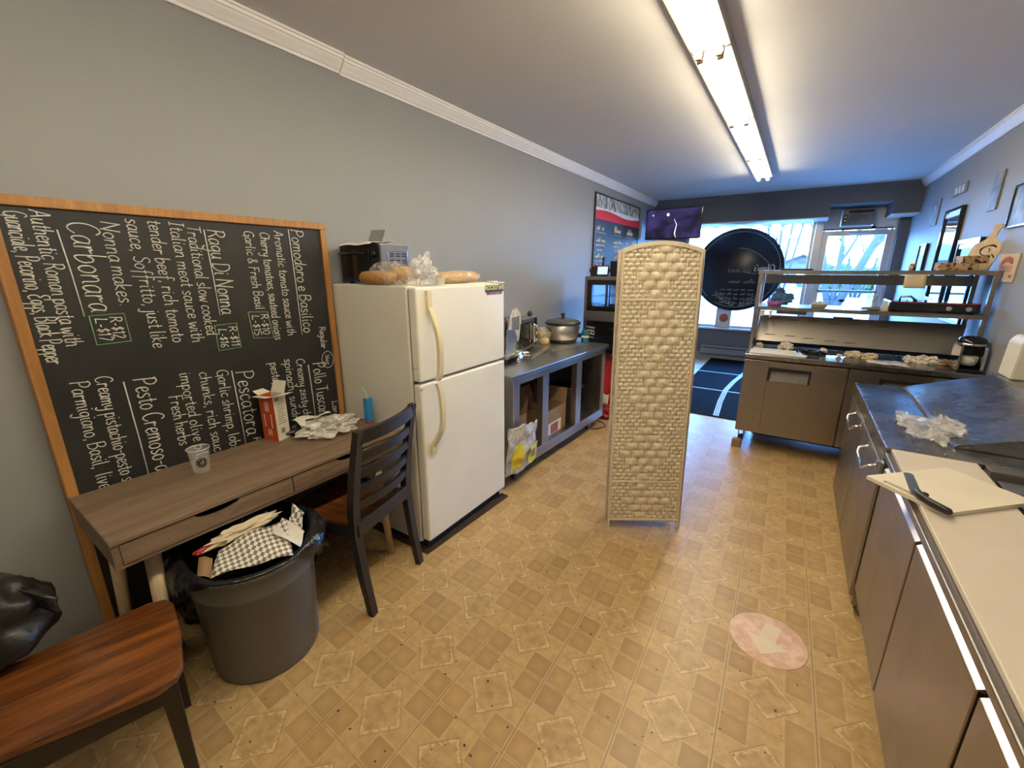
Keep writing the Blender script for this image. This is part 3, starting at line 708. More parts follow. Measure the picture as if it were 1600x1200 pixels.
b = MB().blob((-1.98, 1.255, .785), (.115, .135, .042), 4, .28, 2.6, 1.0, True, .1, .756)
tag(b.build('plastic_bag', 'clear_film_dense'), 'crumpled clear plastic bag lying on the desk beside the orange carton', 'bag')
b = MB().blob((-2.105, 1.19, .778), (.07, .12, .03), 3, .25, 2.2, 5.0, True, .08, .756)
tag(b.build('black_pouch', 'bag_black'), 'crumpled black plastic packet under the white paper at the back of the desk', 'packet')
b = MB().sheet(lambda u, v: (-2.13 + .09 * u + .01 * v, 1.13 + .17 * v, .818 + .012 * math.sin(4 * u + 5 * v) + .012 * u * v), 8, 10, False, .0012)
tag(b.build('paper_sheet', 'paper_white'), 'crumpled white paper lying on black packet at the back of the desk', 'paper')
bt = thing('blue_tube', 'upright blue packet with a red base standing on the desk against the refrigerator', 'packet', (-1.91, 1.452, .755))
MB().box(-1.925, -1.895, 1.432, 1.470, .755, .768, .004).build('base', 'pink_red', bt)
MB().prism([(-1.928, 1.432), (-1.892, 1.432), (-1.892, 1.470), (-1.928, 1.470)], 'z', .768, .90, .004).build('tube', 'blue_plastic', bt)
MB().prism([(-1.932, .86), (-1.90, .90), (-1.90, .925), (-1.932, .955)], 'y', 1.44, 1.443).build('torn_flap', 'card_white', bt)
b = MB().box(-1.70, -1.685, 1.21, 1.33, .7556, .762, .002); tag(b.build('yellow_strip', 'yellow_print'), 'short yellow strip lying on the front edge of the desk behind the chair back', 'strip')

# dark bags under the desk
for c_, r_, sd, l_, m_ in (((-2.06, .62, .17), (.095, .14, .16), 3, 'black plastic bag on the floor under the desk behind the grey bin', 'bag_black'), ((-2.05, .98, .13), (.11, .13, .13), 9, 'low black plastic bag on the floor under the middle of the desk', 'bag_black'), ((-1.98, .40, .07), (.05, .06, .07), 4, 'dark blue bag on the floor under the left end of the desk', 'blue_dark')):
    tag(MB().blob(c_, r_, 4, .14, 2.2, sd, True, .06, .002).build('garbage_bag', m_), l_, 'bag')

# ------------------------------------------------------------------ chairs: dark ladder-back frame, red-brown seat
def make_chair(label, loc, fwd):
    t = thing('dining_chair', label, 'chair', (*loc, 0), math.atan2(-fwd[0], fwd[1]), 'dark ladder-back chairs with red-brown seats')
    M = FR[t.name]; W = .198
    # seat
    o = [(-.17, .0), (.17, .0), (.175, .03), (.215, .36), (.20, .405), (.16, .425), (0, .432), (-.16, .425), (-.20, .405), (-.215, .36), (-.175, .03)]
    MB(M).prism(o, 'z', .44, .465, .006).build('seat', 'seat_wood', t)
    MB(M).box(-.165, .165, .03, .052, .375, .44, .002).box(-.175, .175, .375, .397, .375, .44, .002).box(-.185, -.163, .04, .39, .375, .44, .002).box(.163, .185, .04, .39, .375, .44, .002).build('apron', 'espresso_wood', t)
    post = [(-.045, 0), (-.012, .2), (.012, .42), (.008, .55), (-.018, .72), (-.062, .935)]
    for sx in (-1, 1):
        MB(M).sweep([(sx * W * (1.0 if z < .5 else 1.0), y, z) for y, z in post], [.03, .034, .036, .036, .034, .03], [.036, .04, .044, .044, .04, .034], (1, 0, 0)).build('rear_leg', 'espresso_wood', t)
        MB(M).sweep([(sx * .185, .385, .44), (sx * .185, .39, 0)], [.04, .028], [.04, .028], (1, 0, 0)).build('front_leg', 'espresso_wood', t)
    def yz(z):
        for (y0, z0), (y1, z1) in zip(post, post[1:]):
            if z0 <= z <= z1: return y0 + (y1 - y0) * (z - z0) / (z1 - z0)
        return post[-1][0]
    for zc, hh, nm in ((.903, .058, 'top_rail'), (.805, .038, 'slat'), (.722, .038, 'slat'), (.640, .038, 'slat'), (.558, .038, 'slat')):
        pts = [(-W + 2 * W * i / 10, yz(zc) - .032 * (1 - ((i - 5) / 5) ** 2), zc) for i in range(11)]
        MB(M).sweep(pts, .018 if nm == 'slat' else .022, hh, (0, 0, 1)).build(nm, 'espresso_wood', t)
    MB(M).box(-W, W, -.012, .014, .41, .48, .002).build('lower_rail', 'espresso_wood', t)
    return t
ch = make_chair('dark ladder-back chair with red-brown seat pushed under the desk beside the refrigerator', (-1.555, 1.222), (-.98, -.21))
ch2 = make_chair('dark chair with red-brown seat at the lower left corner, in front of the grey bin', (-1.63, -.065), (.264, .965))
b = thing('leather_bag', 'black leather bag slumped on the chair seat at the left edge', 'bag', (-1.85, .03, .466))
bm_ = MB().blob((-1.84, .03, .59), (.13, .12, .12), 4, .16, 1.7, 2.0, False, .02, .467)
bm_.build('bag_body', 'black_leather', b)
MB().sheet(lambda u, v: (-2.0 + .27 * u + .02 * v, -.06 + .20 * u + .06 * v * (1 - u), .80 - .17 * u ** 1.2 - .13 * v * (1 - .75 * u) + .02 * math.sin(PI * v)), 12, 8, True, .008).build('flap', 'black_leather', b)
MB().tube([(-1.93, -.08, .70), (-1.97, -.03, .80), (-2.05, .0, .78), (-2.06, .0, .64)], .01, 8).build('strap', 'black_leather', b)

# ------------------------------------------------------------------ grey bin with a black liner
BC = (-1.72, .68, 0)
bn = thing('trash_bin', 'round grey plastic bin with a black liner in front of the desk', 'bin', BC)
MB().lathe([(0, .004), (.188, .004), (.194, 0), (.2, .012), (.219, .39), (.226, .398), (.229, .41), (.232, .482), (.24, .487), (.244, .503), (.238, .511), (.226, .509), (.219, .46), (.205, .2), (.185, .02), (0, .02)], BC, 56).build('bin_body', 'bin_grey', bn)
def liner(r, z, a):
    # the liner has slipped down where the rim faces the room
    k = min(1, 1.25 * max(0, math.cos(a - math.radians(-24))) ** 1.1); side = 1 - k
    o = Vector((math.cos(a) * 2.2, math.sin(a) * 2.2, z * 9 + r * 7)); n1 = noise.noise(o); n2 = noise.noise(o * 2.7 + Vector((5, 1, 2)))
    top = .516 + .045 * side + .035 * n1 * side
    if z > 1: return r + .012 * n1, top
    if z < 0:
        rr = r + .03 * n1 + .025 * n2 + .025 * side
        return rr * side + k * (.246 if z > -.5 else .243), top - (.018 * k + (.15 + .06 * n2) * side) * (-z)
    return min(r + .008 * n1, .212), z
MB().lathe([(.0, .40), (.14, .40), (.195, .43), (.208, .48), (.220, 2), (.244, 2), (.262, -.35), (.268, -.7), (.268, -1.0), (.26, -1.02)], BC, 72, fn=liner).build('liner', 'bag_black', bn)
b = MB().sheet(lambda u, v: (-1.612 + .125 * u - v * (.085 + .05 * u), .488 + .235 * u + .07 * v - .01 * u * v, .519 + .010 * math.sin(PI * u) + .045 * v + .035 * u * v + .006 * math.sin(9 * u + 4 * v)), 14, 8, True, .0015)
tag(b.build('checkered_paper', 'checker_paper'), 'grey and white checkered food paper on top of the trash in the bin', 'paper')
b = MB().blob((-1.71, .665, .59), (.026, .125, .024), 4, .22, 2.5, 7, True, .1); tag(b.build('crumpled_paper', 'paper_cream'), 'long crumpled cream paper behind the checkered paper in the bin', 'paper')
b = MB().sheet(lambda u, v: (-1.595 + .095 * u - .055 * v, .705 + .055 * u + .075 * v - .02 * u * v, .585 - .055 * u + .015 * v + .008 * math.sin(3 * u + 6 * v)), 8, 8, True, .0015); tag(b.build('paper_napkin', 'paper_white'), 'folded plain white napkin lying on the checkered paper in the bin', 'napkin')
b = MB().sheet(lambda u, v: (-1.63 + .05 * u - .05 * v, .795 + .05 * v + .02 * u, .565 + .05 * v - .02 * u + .01 * math.sin(8 * v + 3 * u)), 6, 8, True, .0015); tag(b.build('checkered_scrap', 'checker_paper'), 'small scrap of checkered paper at the right of the bin behind the napkin', 'paper')
b = MB().blob((-1.735, .535, .565), (.014, .045, .013), 3, .25, 2, 3, True, .08); tag(b.build('red_wrapper', 'red_plastic'), 'small red wrapper beside the crumpled cream paper in the bin', 'wrapper')
b = MB().sheet(lambda u, v: (-1.665 + .04 * u - .06 * v, .465 + .03 * u + .035 * v, .516 + .035 * v + .006 * math.sin(4 * u)), 5, 5, False, .002); tag(b.build('brown_paper', 'paper_brown'), 'brown paper piece at the left of the checkered paper in the bin', 'paper')
b = MB().blob((-1.80, .72, .545), (.055, .09, .055), 3, .15, 2, 12, True, .08); tag(b.build('dark_trash_bag', 'bag_black'), 'tied dark plastic bag at the back of the bin under the desk edge', 'bag')

# ------------------------------------------------------------------ refrigerator
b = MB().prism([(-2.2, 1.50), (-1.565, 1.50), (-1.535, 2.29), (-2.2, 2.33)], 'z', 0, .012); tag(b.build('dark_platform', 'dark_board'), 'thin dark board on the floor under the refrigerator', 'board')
rf = thing('refrigerator', 'white two-door refrigerator with cream handles between desk and steel worktable', 'refrigerator', (-1.9, 1.915, .012))
FX, FY0, FY1 = -1.565, 1.525, 2.30
MB().box(-2.235, -1.632, FY0, FY1, .04, 1.508, .008).build('cabinet', 'fridge_white', rf)
MB().box(-2.2, -1.60, FY0 + .02, FY1 - .02, .012, .06).build('kick_grille', 'black_gap', rf)
MB().box(-1.634, -1.622, FY0 + .012, FY1 - .012, .07, 1.49).build('gasket', 'bin_grey', rf)
fz = MB().box(-1.622, FX, FY0, FY1, 1.018, 1.503, .012, 3).build('freezer_door', 'fridge_door_white', rf)
fd = MB().box(-1.622, FX, FY0, FY1, .066, 1.004, .012, 3).build('fridge_door', 'fridge_door_white', rf)
hy = FY0 + .085
MB().sweep(smooth_line([(FX + .006, hy - .004, 1.485), (FX + .008, hy - .004, 1.40), (FX + .014, hy - .002, 1.385), (FX + .05, hy + .006, 1.28), (FX + .058, hy + .01, 1.18), (FX + .05, hy + .01, 1.06), (FX + .034, hy + .008, 1.021)], 5), .03, .02, (1, 0, 0)).build('handle', 'handle_cream', fz)
MB().sweep(smooth_line([(FX + .034, hy + .008, 1.002), (FX + .05, hy + .01, .95), (FX + .058, hy + .01, .84), (FX + .05, hy + .004, .745), (FX + .014, hy - .02, .66), (FX + .008, hy - .024, .645), (FX + .006, hy - .024, .60)], 5), .03, .02, (1, 0, 0)).build('handle', 'handle_cream', fd)
MB().box(-1.622, FX + .004, FY1 - .06, FY1 - .005, 1.503, 1.509).box(-1.66, -1.6, FY1 - .06, FY1 - .02, 1.508, 1.515, .002).build('hinge', 'white_plastic', rf)
MB().box(-1.62, FX - .004, FY1 - .07, FY1 - .02, .03, .066, .003).build('lower_hinge', 'chrome', rf)
MB().box(FX, FX + .001, FY1 - .205, FY1 - .012, 1.452, 1.495).build('sticker', 'sticker_black', fz)
SM = axes((FX + .0018, FY1 - .108, 1.478), (0, 1, 0), (0, 0, 1))
type_text('ROCKST', .036, SM @ Matrix.Translation((-.028, 0, 0)), 'sticker_lettering', 'sticker_yellow', fz, .0004, .0012)
type_text('R', .036, SM @ Matrix.Translation((.083, 0, 0)), 'sticker_lettering', 'sticker_yellow', fz, .0004, .0012)
star = [((.019 if i % 2 == 0 else .008) * math.sin(i * PI / 5) + .057, (.019 if i % 2 == 0 else .008) * math.cos(i * PI / 5)) for i in range(10)]
MB(SM).prism(star, 'z', -.0004, .0004).build('sticker_star', 'sticker_yellow', fz)
MB().box(FX + .001, FX + .0015, FY1 - .19, FY1 - .03, 1.437, 1.453).build('sticker_band', 'sticker_red', fz)
type_text('ENERGY DRINK', .014, axes((FX + .0019, FY1 - .11, 1.445), (0, 1, 0), (0, 0, 1)), 'sticker_lettering', 'poster_beige', fz, .0003)

# things on top of the refrigerator
TO = thing('toaster_oven', 'black and silver toaster oven on top of the refrigerator', 'toaster oven', (-2.05, 1.66, 1.508))
tx0, tx1, ty0, ty1, tz0, tz1 = -2.215, -1.885, 1.59, 1.81, 1.522, 1.722
MB().box(tx0, tx1, ty0 + .012, ty1, tz0, tz1, .006).build('oven_body', 'steel_dark', TO)
MB().box(tx0 - .002, tx1 - .0, ty0, ty0 + .013, tz0, tz1 - .002, .003).build('front_panel', 'black_plastic', TO)
dr = MB().box(tx0 + .012, tx1 - .075, ty0 - .008, ty0 + .002, tz0 + .014, tz1 - .03, .003).build('oven_door', 'oven_glass', TO)
MB().tube([(tx0 + .03, ty0 - .006, tz1 - .05), (tx0 + .03, ty0 - .03, tz1 - .05), (tx1 - .095, ty0 - .03, tz1 - .05), (tx1 - .095, ty0 - .006, tz1 - .05)], .006, 10).build('handle', 'black_gloss', dr)
for zz in (tz0 + .04, tz0 + .09, tz0 + .145): MB().cyl((tx1 - .036, ty0 - .018, zz), (tx1 - .036, ty0 + .002, zz), .016).build('knob', 'black_gloss', TO)
for sx in (tx0 + .03, tx1 - .03):
    for sy in (ty0 + .04, ty1 - .03): MB().cyl((sx, sy, 1.508), (sx, sy, 1.524), .012).build('foot', 'black_plastic', TO)
vp = frame_rect(MB(), 'x', ty0 + .055, ty1 - .02, tz0 + .06, tz1 - .035, .006, tx1 - .001, tx1 + .003).build('vent_panel', 'chrome', TO)
vv = MB()
for r_ in range(3):
    for c_ in range(3):
        for k in range(2): vv.box(tx1 - .001, tx1 + .0015, ty0 + .075 + c_ * .042, ty0 + .103 + c_ * .042, tz1 - .055 - r_ * .035 - k * .012, tz1 - .049 - r_ * .035 - k * .012, .002)
vv.build('vent_slots', 'black_gap', TO)
b = MB().sheet(lambda u, v: (-2.19 + .27 * u, 1.56 + .17 * v, 1.7245 + .006 * math.sin(5 * u + 3 * v) ** 2 + .02 * max(0, u - .55) * v - .012 * (v < .08)), 12, 8, False, .001); tag(b.build('paper_sheet', 'paper_white'), 'creased white paper lying on the toaster oven', 'paper')
b = MB(axes((-1.99, 1.66, 1.737), (.9, .25, 0), (.1, .35, .93))).box(-.045, .045, 0, .065, -.004, .004, .003); tag(b.build('grey_pad', 'print_grey'), 'small grey card standing up on the toaster oven', 'card')
lb = thing('bagged_loaf', 'long bread loaf in a clear plastic bag, at the left front of the refrigerator top', 'bread', (-1.78, 1.57, 1.508))
MB().tube([(-1.985 + .25 * t, 1.540 + .015 * t, 1.545) for t in (0, .03, .1, .3, .6, .9, .97, 1)], [.004, .021, .032, .036, .036, .033, .022, .004], 18).build('loaf', 'crust', lb)
MB().tube([(-1.865 + .17 * t, 1.63 + .05 * t, 1.565) for t in (0, .05, .2, .5, .8, .95, 1)], [.004, .02, .035, .04, .036, .022, .004], 16).build('loaf', 'crust_pale', lb)
MB().blob((-1.795, 1.57, 1.56), (.15, .062, .064), 4, .08, 2.4, 3, True, .05, 1.5085).build('bag', 'loaf_film', lb)
MB().blob((-1.645, 1.66, 1.565), (.055, .07, .075), 4, .35, 2.4, 13, True, .15, 1.5085).build('bag_twist', 'clear_film', lb)
l2 = thing('bagged_loaf', 'golden bread loaf in a clear bag at the right front of the refrigerator top', 'bread', (-1.62, 1.95, 1.508))
MB().tube([(-1.66 + .01 * t, 1.78 + .35 * t, 1.542) for t in (0, .03, .1, .3, .6, .9, .97, 1)], [.004, .02, .031, .034, .034, .03, .02, .004], 18).build('loaf', 'crust_pale', l2)
MB().blob((-1.655, 1.965, 1.545), (.042, .20, .038), 4, .03, 2.4, 8, True, .03, 1.5085).build('bag', 'loaf_film', l2)
b = MB().lathe([(0, 0), (.02, 0), (.021, .002), (.026, .034), (.028, .036), (.025, .036), (.019, .006), (0, .006)], (-1.60, 1.745, 1.508), 28); tag(b.build('small_cup', 'white_plastic'), 'small white cup between the two loaves on the refrigerator', 'cup')

# ------------------------------------------------------------------ steel worktable along the left wall
wt = thing('steel_worktable', 'long open-fronted stainless steel worktable between refrigerator and display case', 'worktable', (-1.9, 3.25, 0))
TP = [(-2.235, 2.42), (-1.585, 2.42), (-1.505, 4.09), (-2.235, 4.09)]
MB().prism(TP, 'z', .822, .858, .006).build('table_top', 'steel_table', wt)
ins = [(-2.215, 2.46), (-1.60, 2.46), (-1.535, 4.06), (-2.215, 4.06)]
fx = lambda y: -1.598 + (y - 2.46) * .0437
MB().prism([(-2.215, 2.46), (fx(2.46) - .02, 2.46), (fx(4.05) - .02, 4.05), (-2.215, 4.05)], 'z', .125, .15).build('bottom_shelf', 'steel_dark', wt)
MB().box(-2.225, -2.212, 2.46, 4.06, .12, .822).build('back_panel', 'steel_dark', wt)
MB().prism([(-2.212, 2.455), (fx(2.46), 2.455), (fx(2.46), 2.47), (-2.212, 2.47)], 'z', .12, .822).build('side_panel', 'steel_brushed', wt)
MB().prism([(-2.212, 4.045), (fx(4.05), 4.045), (fx(4.05), 4.06), (-2.212, 4.06)], 'z', .12, .822).build('side_panel', 'steel_brushed', wt)
for y0, y1 in ((2.462, 2.54), (2.862, 2.955), (3.445, 3.545), (3.985, 4.06)):
    MB().prism([(fx(y0) - .055, y0), (fx(y0), y0), (fx(y1), y1), (fx(y1) - .055, y1)], 'z', .10, .822, .003).build('post', 'steel_front', wt)
MB().prism([(fx(2.46) - .06, 2.46), (fx(2.46) + .003, 2.46), (fx(4.06) + .003, 4.06), (fx(4.06) - .06, 4.06)], 'z', .10, .185, .003).build('lower_rail', 'steel_front', wt)
MB().prism([(fx(2.46) - .05, 2.46), (fx(2.46) - .002, 2.46), (fx(4.06) - .002, 4.06), (fx(4.06) - .05, 4.06)], 'z', .775, .822).build('upper_rail', 'steel_front', wt)
def caster(parent, x, y, ztop, r=.038):
    c = MB().box(x - .03, x + .03, y - .03, y + .03, ztop - .012, ztop).box(x - .024, x - .018, y - .025, y + .025, r, ztop - .01).box(x + .018, x + .024, y - .025, y + .025, r, ztop - .01).build('caster', 'steel_dark', parent)
    MB().cyl((x - .015, y, r + .001), (x + .015, y, r + .001), r, seg=20).build('wheel', 'black_plastic', c)
for cx, cy in ((-1.65, 2.56), (-1.60, 3.86), (-2.12, 2.56), (-2.12, 3.95)): caster(wt, cx, cy, .122)
# goods inside
def carton(loc, rz, w_, d_, h_, label, flaps=True):
    t = thing('cardboard_box', label, 'box', loc, rz); M = FR[t.name]; e = .004
    MB(M).box(-w_ / 2, w_ / 2, -d_ / 2, -d_ / 2 + e, 0, h_).box(-w_ / 2, w_ / 2, d_ / 2 - e, d_ / 2, 0, h_).box(-w_ / 2, -w_ / 2 + e, -d_ / 2 + e, d_ / 2 - e, 0, h_).box(w_ / 2 - e, w_ / 2, -d_ / 2 + e, d_ / 2 - e, 0, h_).box(-w_ / 2 + e, w_ / 2 - e, -d_ / 2 + e, d_ / 2 - e, 0, e).build('box_wall', 'cardboard', t)
    if flaps:
        f = MB(M)
        f.bar((0, -d_ / 2 - .03, h_ + .05), (0, -d_ / 2, h_), w_ * .96, .004, (1, 0, 0)) if False else None
        f.add([(-w_ / 2, -d_ / 2, h_), (w_ / 2, -d_ / 2, h_), (w_ / 2, -d_ / 2 - .06, h_ + .09), (-w_ / 2, -d_ / 2 - .06, h_ + .09)], [[0, 1, 2, 3]])
        f.add([(-w_ / 2, -d_ / 2, h_), (-w_ / 2, d_ / 2, h_), (-w_ / 2 - .05, d_ / 2, h_ + .11), (-w_ / 2 - .05, -d_ / 2, h_ + .11)], [[0, 1, 2, 3]])
        f.add([(-w_ / 2, d_ / 2, h_), (w_ / 2, d_ / 2, h_), (w_ / 2, d_ / 2 + .02, h_ + .13), (-w_ / 2, d_ / 2 + .02, h_ + .13)], [[0, 1, 2, 3]])
        fo = f.build('flap', 'cardboard', t); q = fo.modifiers.new('thickness', 'SOLIDIFY'); q.thickness = .003
    return t
k1 = carton((-1.80, 3.21, .15), 0, .34, .36, .26, 'cardboard box with a red and white label in the steel worktable')
lb_ = MB().box(-1.6302, -1.629, 3.06, 3.30, .165, .29).build('label_patch', 'card_white', k1)
MB().box(-1.6292, -1.6285, 3.10, 3.24, .19, .275).build('red_mark', 'poster_red', lb_)
k2 = carton((-1.88, 2.70, .15), 0, .34, .26, .30, 'open cardboard box in the left bay of the steel worktable behind the yellow bag')
po = thing('stock_pot', 'black stock pot with a flat lid in the right bay of the steel worktable', 'pot', (-1.82, 3.76, .15))
MB().lathe([(0, 0), (.15, 0), (.155, .01), (.16, .30), (.165, .305), (.155, .305), (.148, .012), (0, .012)], (-1.82, 3.76, .15), 32).build('pot_body', 'black_plastic', po)
MB().lathe([(.0, .345), (.03, .345), (.05, .335), (.185, .318), (.19, .306), (.16, .305), (0, .305)], (-1.82, 3.76, .15), 32).build('lid', 'black_gloss', po)
b = MB().sheet(lambda u, v: (-1.575 + .03 * math.sin(PI * u) + .02 * v + .018 * noise.noise(Vector((u * 4, v * 4, 1))), 2.33 + .39 * u + .02 * v + .02 * noise.noise(Vector((u * 3, v * 5, 4))), .125 + .37 * v * (1 - .12 * u) + .03 * noise.noise(Vector((u * 4, 3, v * 3)))), 16, 16, False, .014)
yb = thing('grocery_bag', 'clear plastic bag with yellow print hanging out of the left bay of the steel worktable', 'bag', (-1.56, 2.55, .12))
b.build('bag', 'clear_film_dense', yb)
def ybag(u, v): return (-1.553 + .03 * math.sin(PI * u) + .02 * v + .018 * noise.noise(Vector((u * 4, v * 4, 1))), 2.33 + .39 * u + .02 * v + .02 * noise.noise(Vector((u * 3, v * 5, 4))), .125 + .37 * v * (1 - .12 * u) + .03 * noise.noise(Vector((u * 4, 3, v * 3))))
pr_ = MB().sheet(lambda u, v: ybag(.02 + .30 * u + .06 * v, .10 + .55 * v), 8, 10, False); pr_.build('yellow_panel', 'yellow_print', yb)
pr_ = MB().sheet(lambda u, v: ybag(.56 + .34 * u + .04 * v, .06 + .46 * v), 8, 10, False); pr_.build('yellow_panel', 'yellow_print', yb)
pp = MB()
for i in range(5): pp.tube([Vector(ybag(.68 + .02 * i * .2, .2 + .05 * i)) + Vector((.004, 0, 0)), Vector(ybag(.82 + .01 * i, .22 + .05 * i)) + Vector((.004, 0, 0))], .003, 5)
pp.build('print_lines', 'card_print', yb)

# ---- appliances on the worktable
Z0 = .858
sl = thing('meat_slicer', 'silver meat slicer at the left end of the steel worktable beside the refrigerator', 'slicer', (-1.95, 2.90, Z0), math.radians(4))
M = FR[sl.name]
MB(M).box(-.20, .10, -.17, .11, .03, .075, .015).build('base', 'slicer_metal', sl)
for sx in (-.17, .07):
    for sy in (-.14, .09): MB(M).cyl((sx, sy, 0), (sx, sy, .032), .014).build('foot', 'black_plastic', sl)
MB(M).tube2((-.055, -.035, .25), (-.04, -.035, .25), .12, .118, 36).build('blade', 'chrome', sl)
MB(M).box(-.18, -.06, -.15, .06, .07, .20, .02).build('motor_housing', 'slicer_metal', sl)
MB(M).prism([(-.06, .12), (.13, .14), (.175, .30), (.155, .375), (.09, .42), (.02, .40), (-.02, .33)], 'x', .03, .042, .004).build('food_guard', 'clear_film_dense', sl)
gp = MB(M)
for i in range(7): gp.box(.042, .048, .01 + i * .018, .017 + i * .018, .24, .35)
gp.build('guard_ribs', 'slicer_metal', sl)
MB(M).prism([(-.08, .06), (.06, .07), (.10, .16), (.06, .24), (-.06, .26)], 'x', .03, .045, .004).build('carriage', 'slicer_metal', sl)
MB(M).bar((.03, .10, .16), (.06, .19, .05), .014, .02).build('arm', 'chrome', sl)
MB(M).tube([(.08, -.02, .07), (.14, .0, .062), (.19, .04, .058)], [.018, .022, .022], 16).build('handle', 'chrome', sl)
MB(M).cyl((.125, -.05, .06), (.165, -.05, .06), .03, seg=24).build('knob', 'chrome', sl)
MB(M).lathe([(0, 0), (.014, 0), (.02, .016), (.012, .03), (.006, .045), (0, .045)], (.14, -.06, 0), 16).build('knob', 'chrome', sl)

mw = thing('countertop_oven', 'stainless countertop oven with black control strip on the steel worktable beside the slicer', 'oven', (-1.95, 3.085, Z0), math.radians(10.5))
M = FR[mw.name]; mwW, mwD, mwH = .45, .235, .30
MB(M).box(-mwD, -.012, 0, mwW, .022, mwH, .006).build('oven_body', 'steel_brushed', mw)
MB(M).box(-.014, 0, 0, mwW, .022, mwH - .002, .004).build('front_frame', 'steel_front', mw)
dd = MB(M).box(-.002, .010, .015, .335, .05, mwH - .03, .004).build('oven_door', 'oven_glass', mw)
MB(M).tube([(.01, .30, .07), (.035, .30, .075), (.035, .30, .24), (.01, .30, .245)], .008, 10).build('handle', 'chrome', dd)
MB(M).box(.008, .012, .25, .27, .05, mwH - .03).box(.008, .012, .32, .335, .05, mwH - .03).build('door_trim', 'chrome', dd)
cp = MB(M).box(-.002, .006, .385, mwW - .004, .04, mwH - .01).build('control_panel', 'black_gloss', mw)
for zz in (.075, .14, .205): MB(M).cyl((.004, .416, zz), (.02, .416, zz), .016).build('knob', 'chrome', cp)
for sx in (-mwD + .03, -.03):
    for sy in (.03, mwW - .03): MB(M).cyl((sx, sy, 0), (sx, sy, .024), .014).build('foot', 'black_plastic', mw)
b = MB().blob((-2.06, 3.45, Z0 + mwH + .028), (.02, .03, .027), 3, .1, 2, 3, False); b.build('top_knob', 'black_plastic', mw)
bb = thing('bagged_rolls', 'yellow bagged rolls between the countertop oven and the slow cooker', 'bread', (-2.05, 3.68, Z0))
for c_, r_ in (((-2.02, 3.665, Z0 + .045), (.05, .05, .042)), ((-2.06, 3.71, Z0 + .05), (.05, .045, .045)), ((-2.05, 3.66, Z0 + .115), (.045, .05, .04))): MB().blob(c_, r_, 3, .06, 1.5, c_[1], False, .02, Z0 + .001).build('roll', 'bread_yellow', bb)
MB().blob((-2.045, 3.68, Z0 + .085), (.075, .07, .09), 4, .14, 2.4, 6, True, .08, Z0 + .0005).build('bag', 'loaf_film', bb)
sc_ = thing('slow_cooker', 'oval stainless slow cooker with black lid on the steel worktable', 'slow cooker', (-1.93, 3.99, Z0 + .008))
SCc = (-1.955, 3.93, Z0 + .008)
MB().lathe([(0, 0), (.135, 0), (.14, .012), (.148, .03), (0, .03)], SCc, 40, 1, 1.12).build('base', 'black_plastic', sc_)
MB().lathe([(.146, .03), (.158, .045), (.166, .18), (.160, .185), (0, .185)], SCc, 40, 1, 1.12).build('cooker_body', 'steel_brushed', sc_)
MB().lathe([(.160, .18), (.178, .185), (.180, .198), (.165, .203), (0, .203)], SCc, 40, 1, 1.12).build('rim', 'black_gloss', sc_)
MB().lathe([(.168, .203), (.160, .215), (.11, .232), (.04, .242), (0, .243)], SCc, 40, 1, 1.12).build('lid', 'lid_glass', sc_)
MB().lathe([(0, .243), (.02, .243), (.012, .255), (.024, .268), (.022, .285), (0, .29)], SCc, 20).build('lid_knob', 'black_plastic', sc_)
for ha in (-118, 62): MB(frame((SCc[0] + .165 * math.cos(math.radians(ha)), SCc[1] + .185 * math.sin(math.radians(ha)), SCc[2] + .13), math.radians(ha))).blob((0, 0, 0), (.024, .055, .02), 3, 0, 1, 0, False).build('handle', 'black_plastic', sc_)
MB().cyl((SCc[0] + .13, SCc[1] + .10, SCc[2] + .06), (SCc[0] + .165, SCc[1] + .12, SCc[2] + .06), .022).build('control_knob', 'black_plastic', sc_)
b = MB().prism([(-2.13, 3.62), (-1.80, 3.42), (-1.66, 3.98), (-1.95, 4.06)], 'z', Z0 + .0005, Z0 + .007); tag(b.build('baking_sheet', 'foil'), 'flat foil-lined sheet under the slow cooker', 'sheet')
b = MB().prism([(-1.83, 2.99), (-1.77, 3.0), (-1.87, 3.53), (-1.93, 3.52)], 'z', Z0 + .0005, Z0 + .012, .003); tag(b.build('steel_tray', 'steel_brushed'), 'narrow steel tray lying in front of the countertop oven', 'tray')
tb = thing('spray_bottle', 'teal bottle with black nozzle at the right end of the steel worktable', 'bottle', (-1.745, 4.0, Z0 + .0))
MB().lathe([(0, 0), (.036, 0), (.038, .006), (.038, .10), (.03, .125), (.014, .135), (0, .135)], (-1.745, 4.02, Z0), 24).build('bottle', 'teal_plastic', tb)
MB().lathe([(.0384, .055), (.0386, .056), (.0386, .074), (.0384, .075)], (-1.745, 4.02, Z0), 24).build('label_band', 'white_plastic', tb)
MB().lathe([(.015, .135), (.016, .155), (.012, .17), (.010, .235), (.004, .25), (0, .25)], (-1.745, 4.02, Z0), 16).build('nozzle', 'black_plastic', tb)
b = MB().box(-1.80, -1.69, 3.95, 4.07, Z0 - .0 + .0005, Z0 + .004); 
b = MB().sheet(lambda u, v: (-2.16 + .10 * u, 4.02 + .04 * v, Z0 + .01 + .22 * v), 2, 6, True, .002); tag(b.build('white_card', 'paper_white'), 'white card standing behind the slow cooker against the display case', 'card')

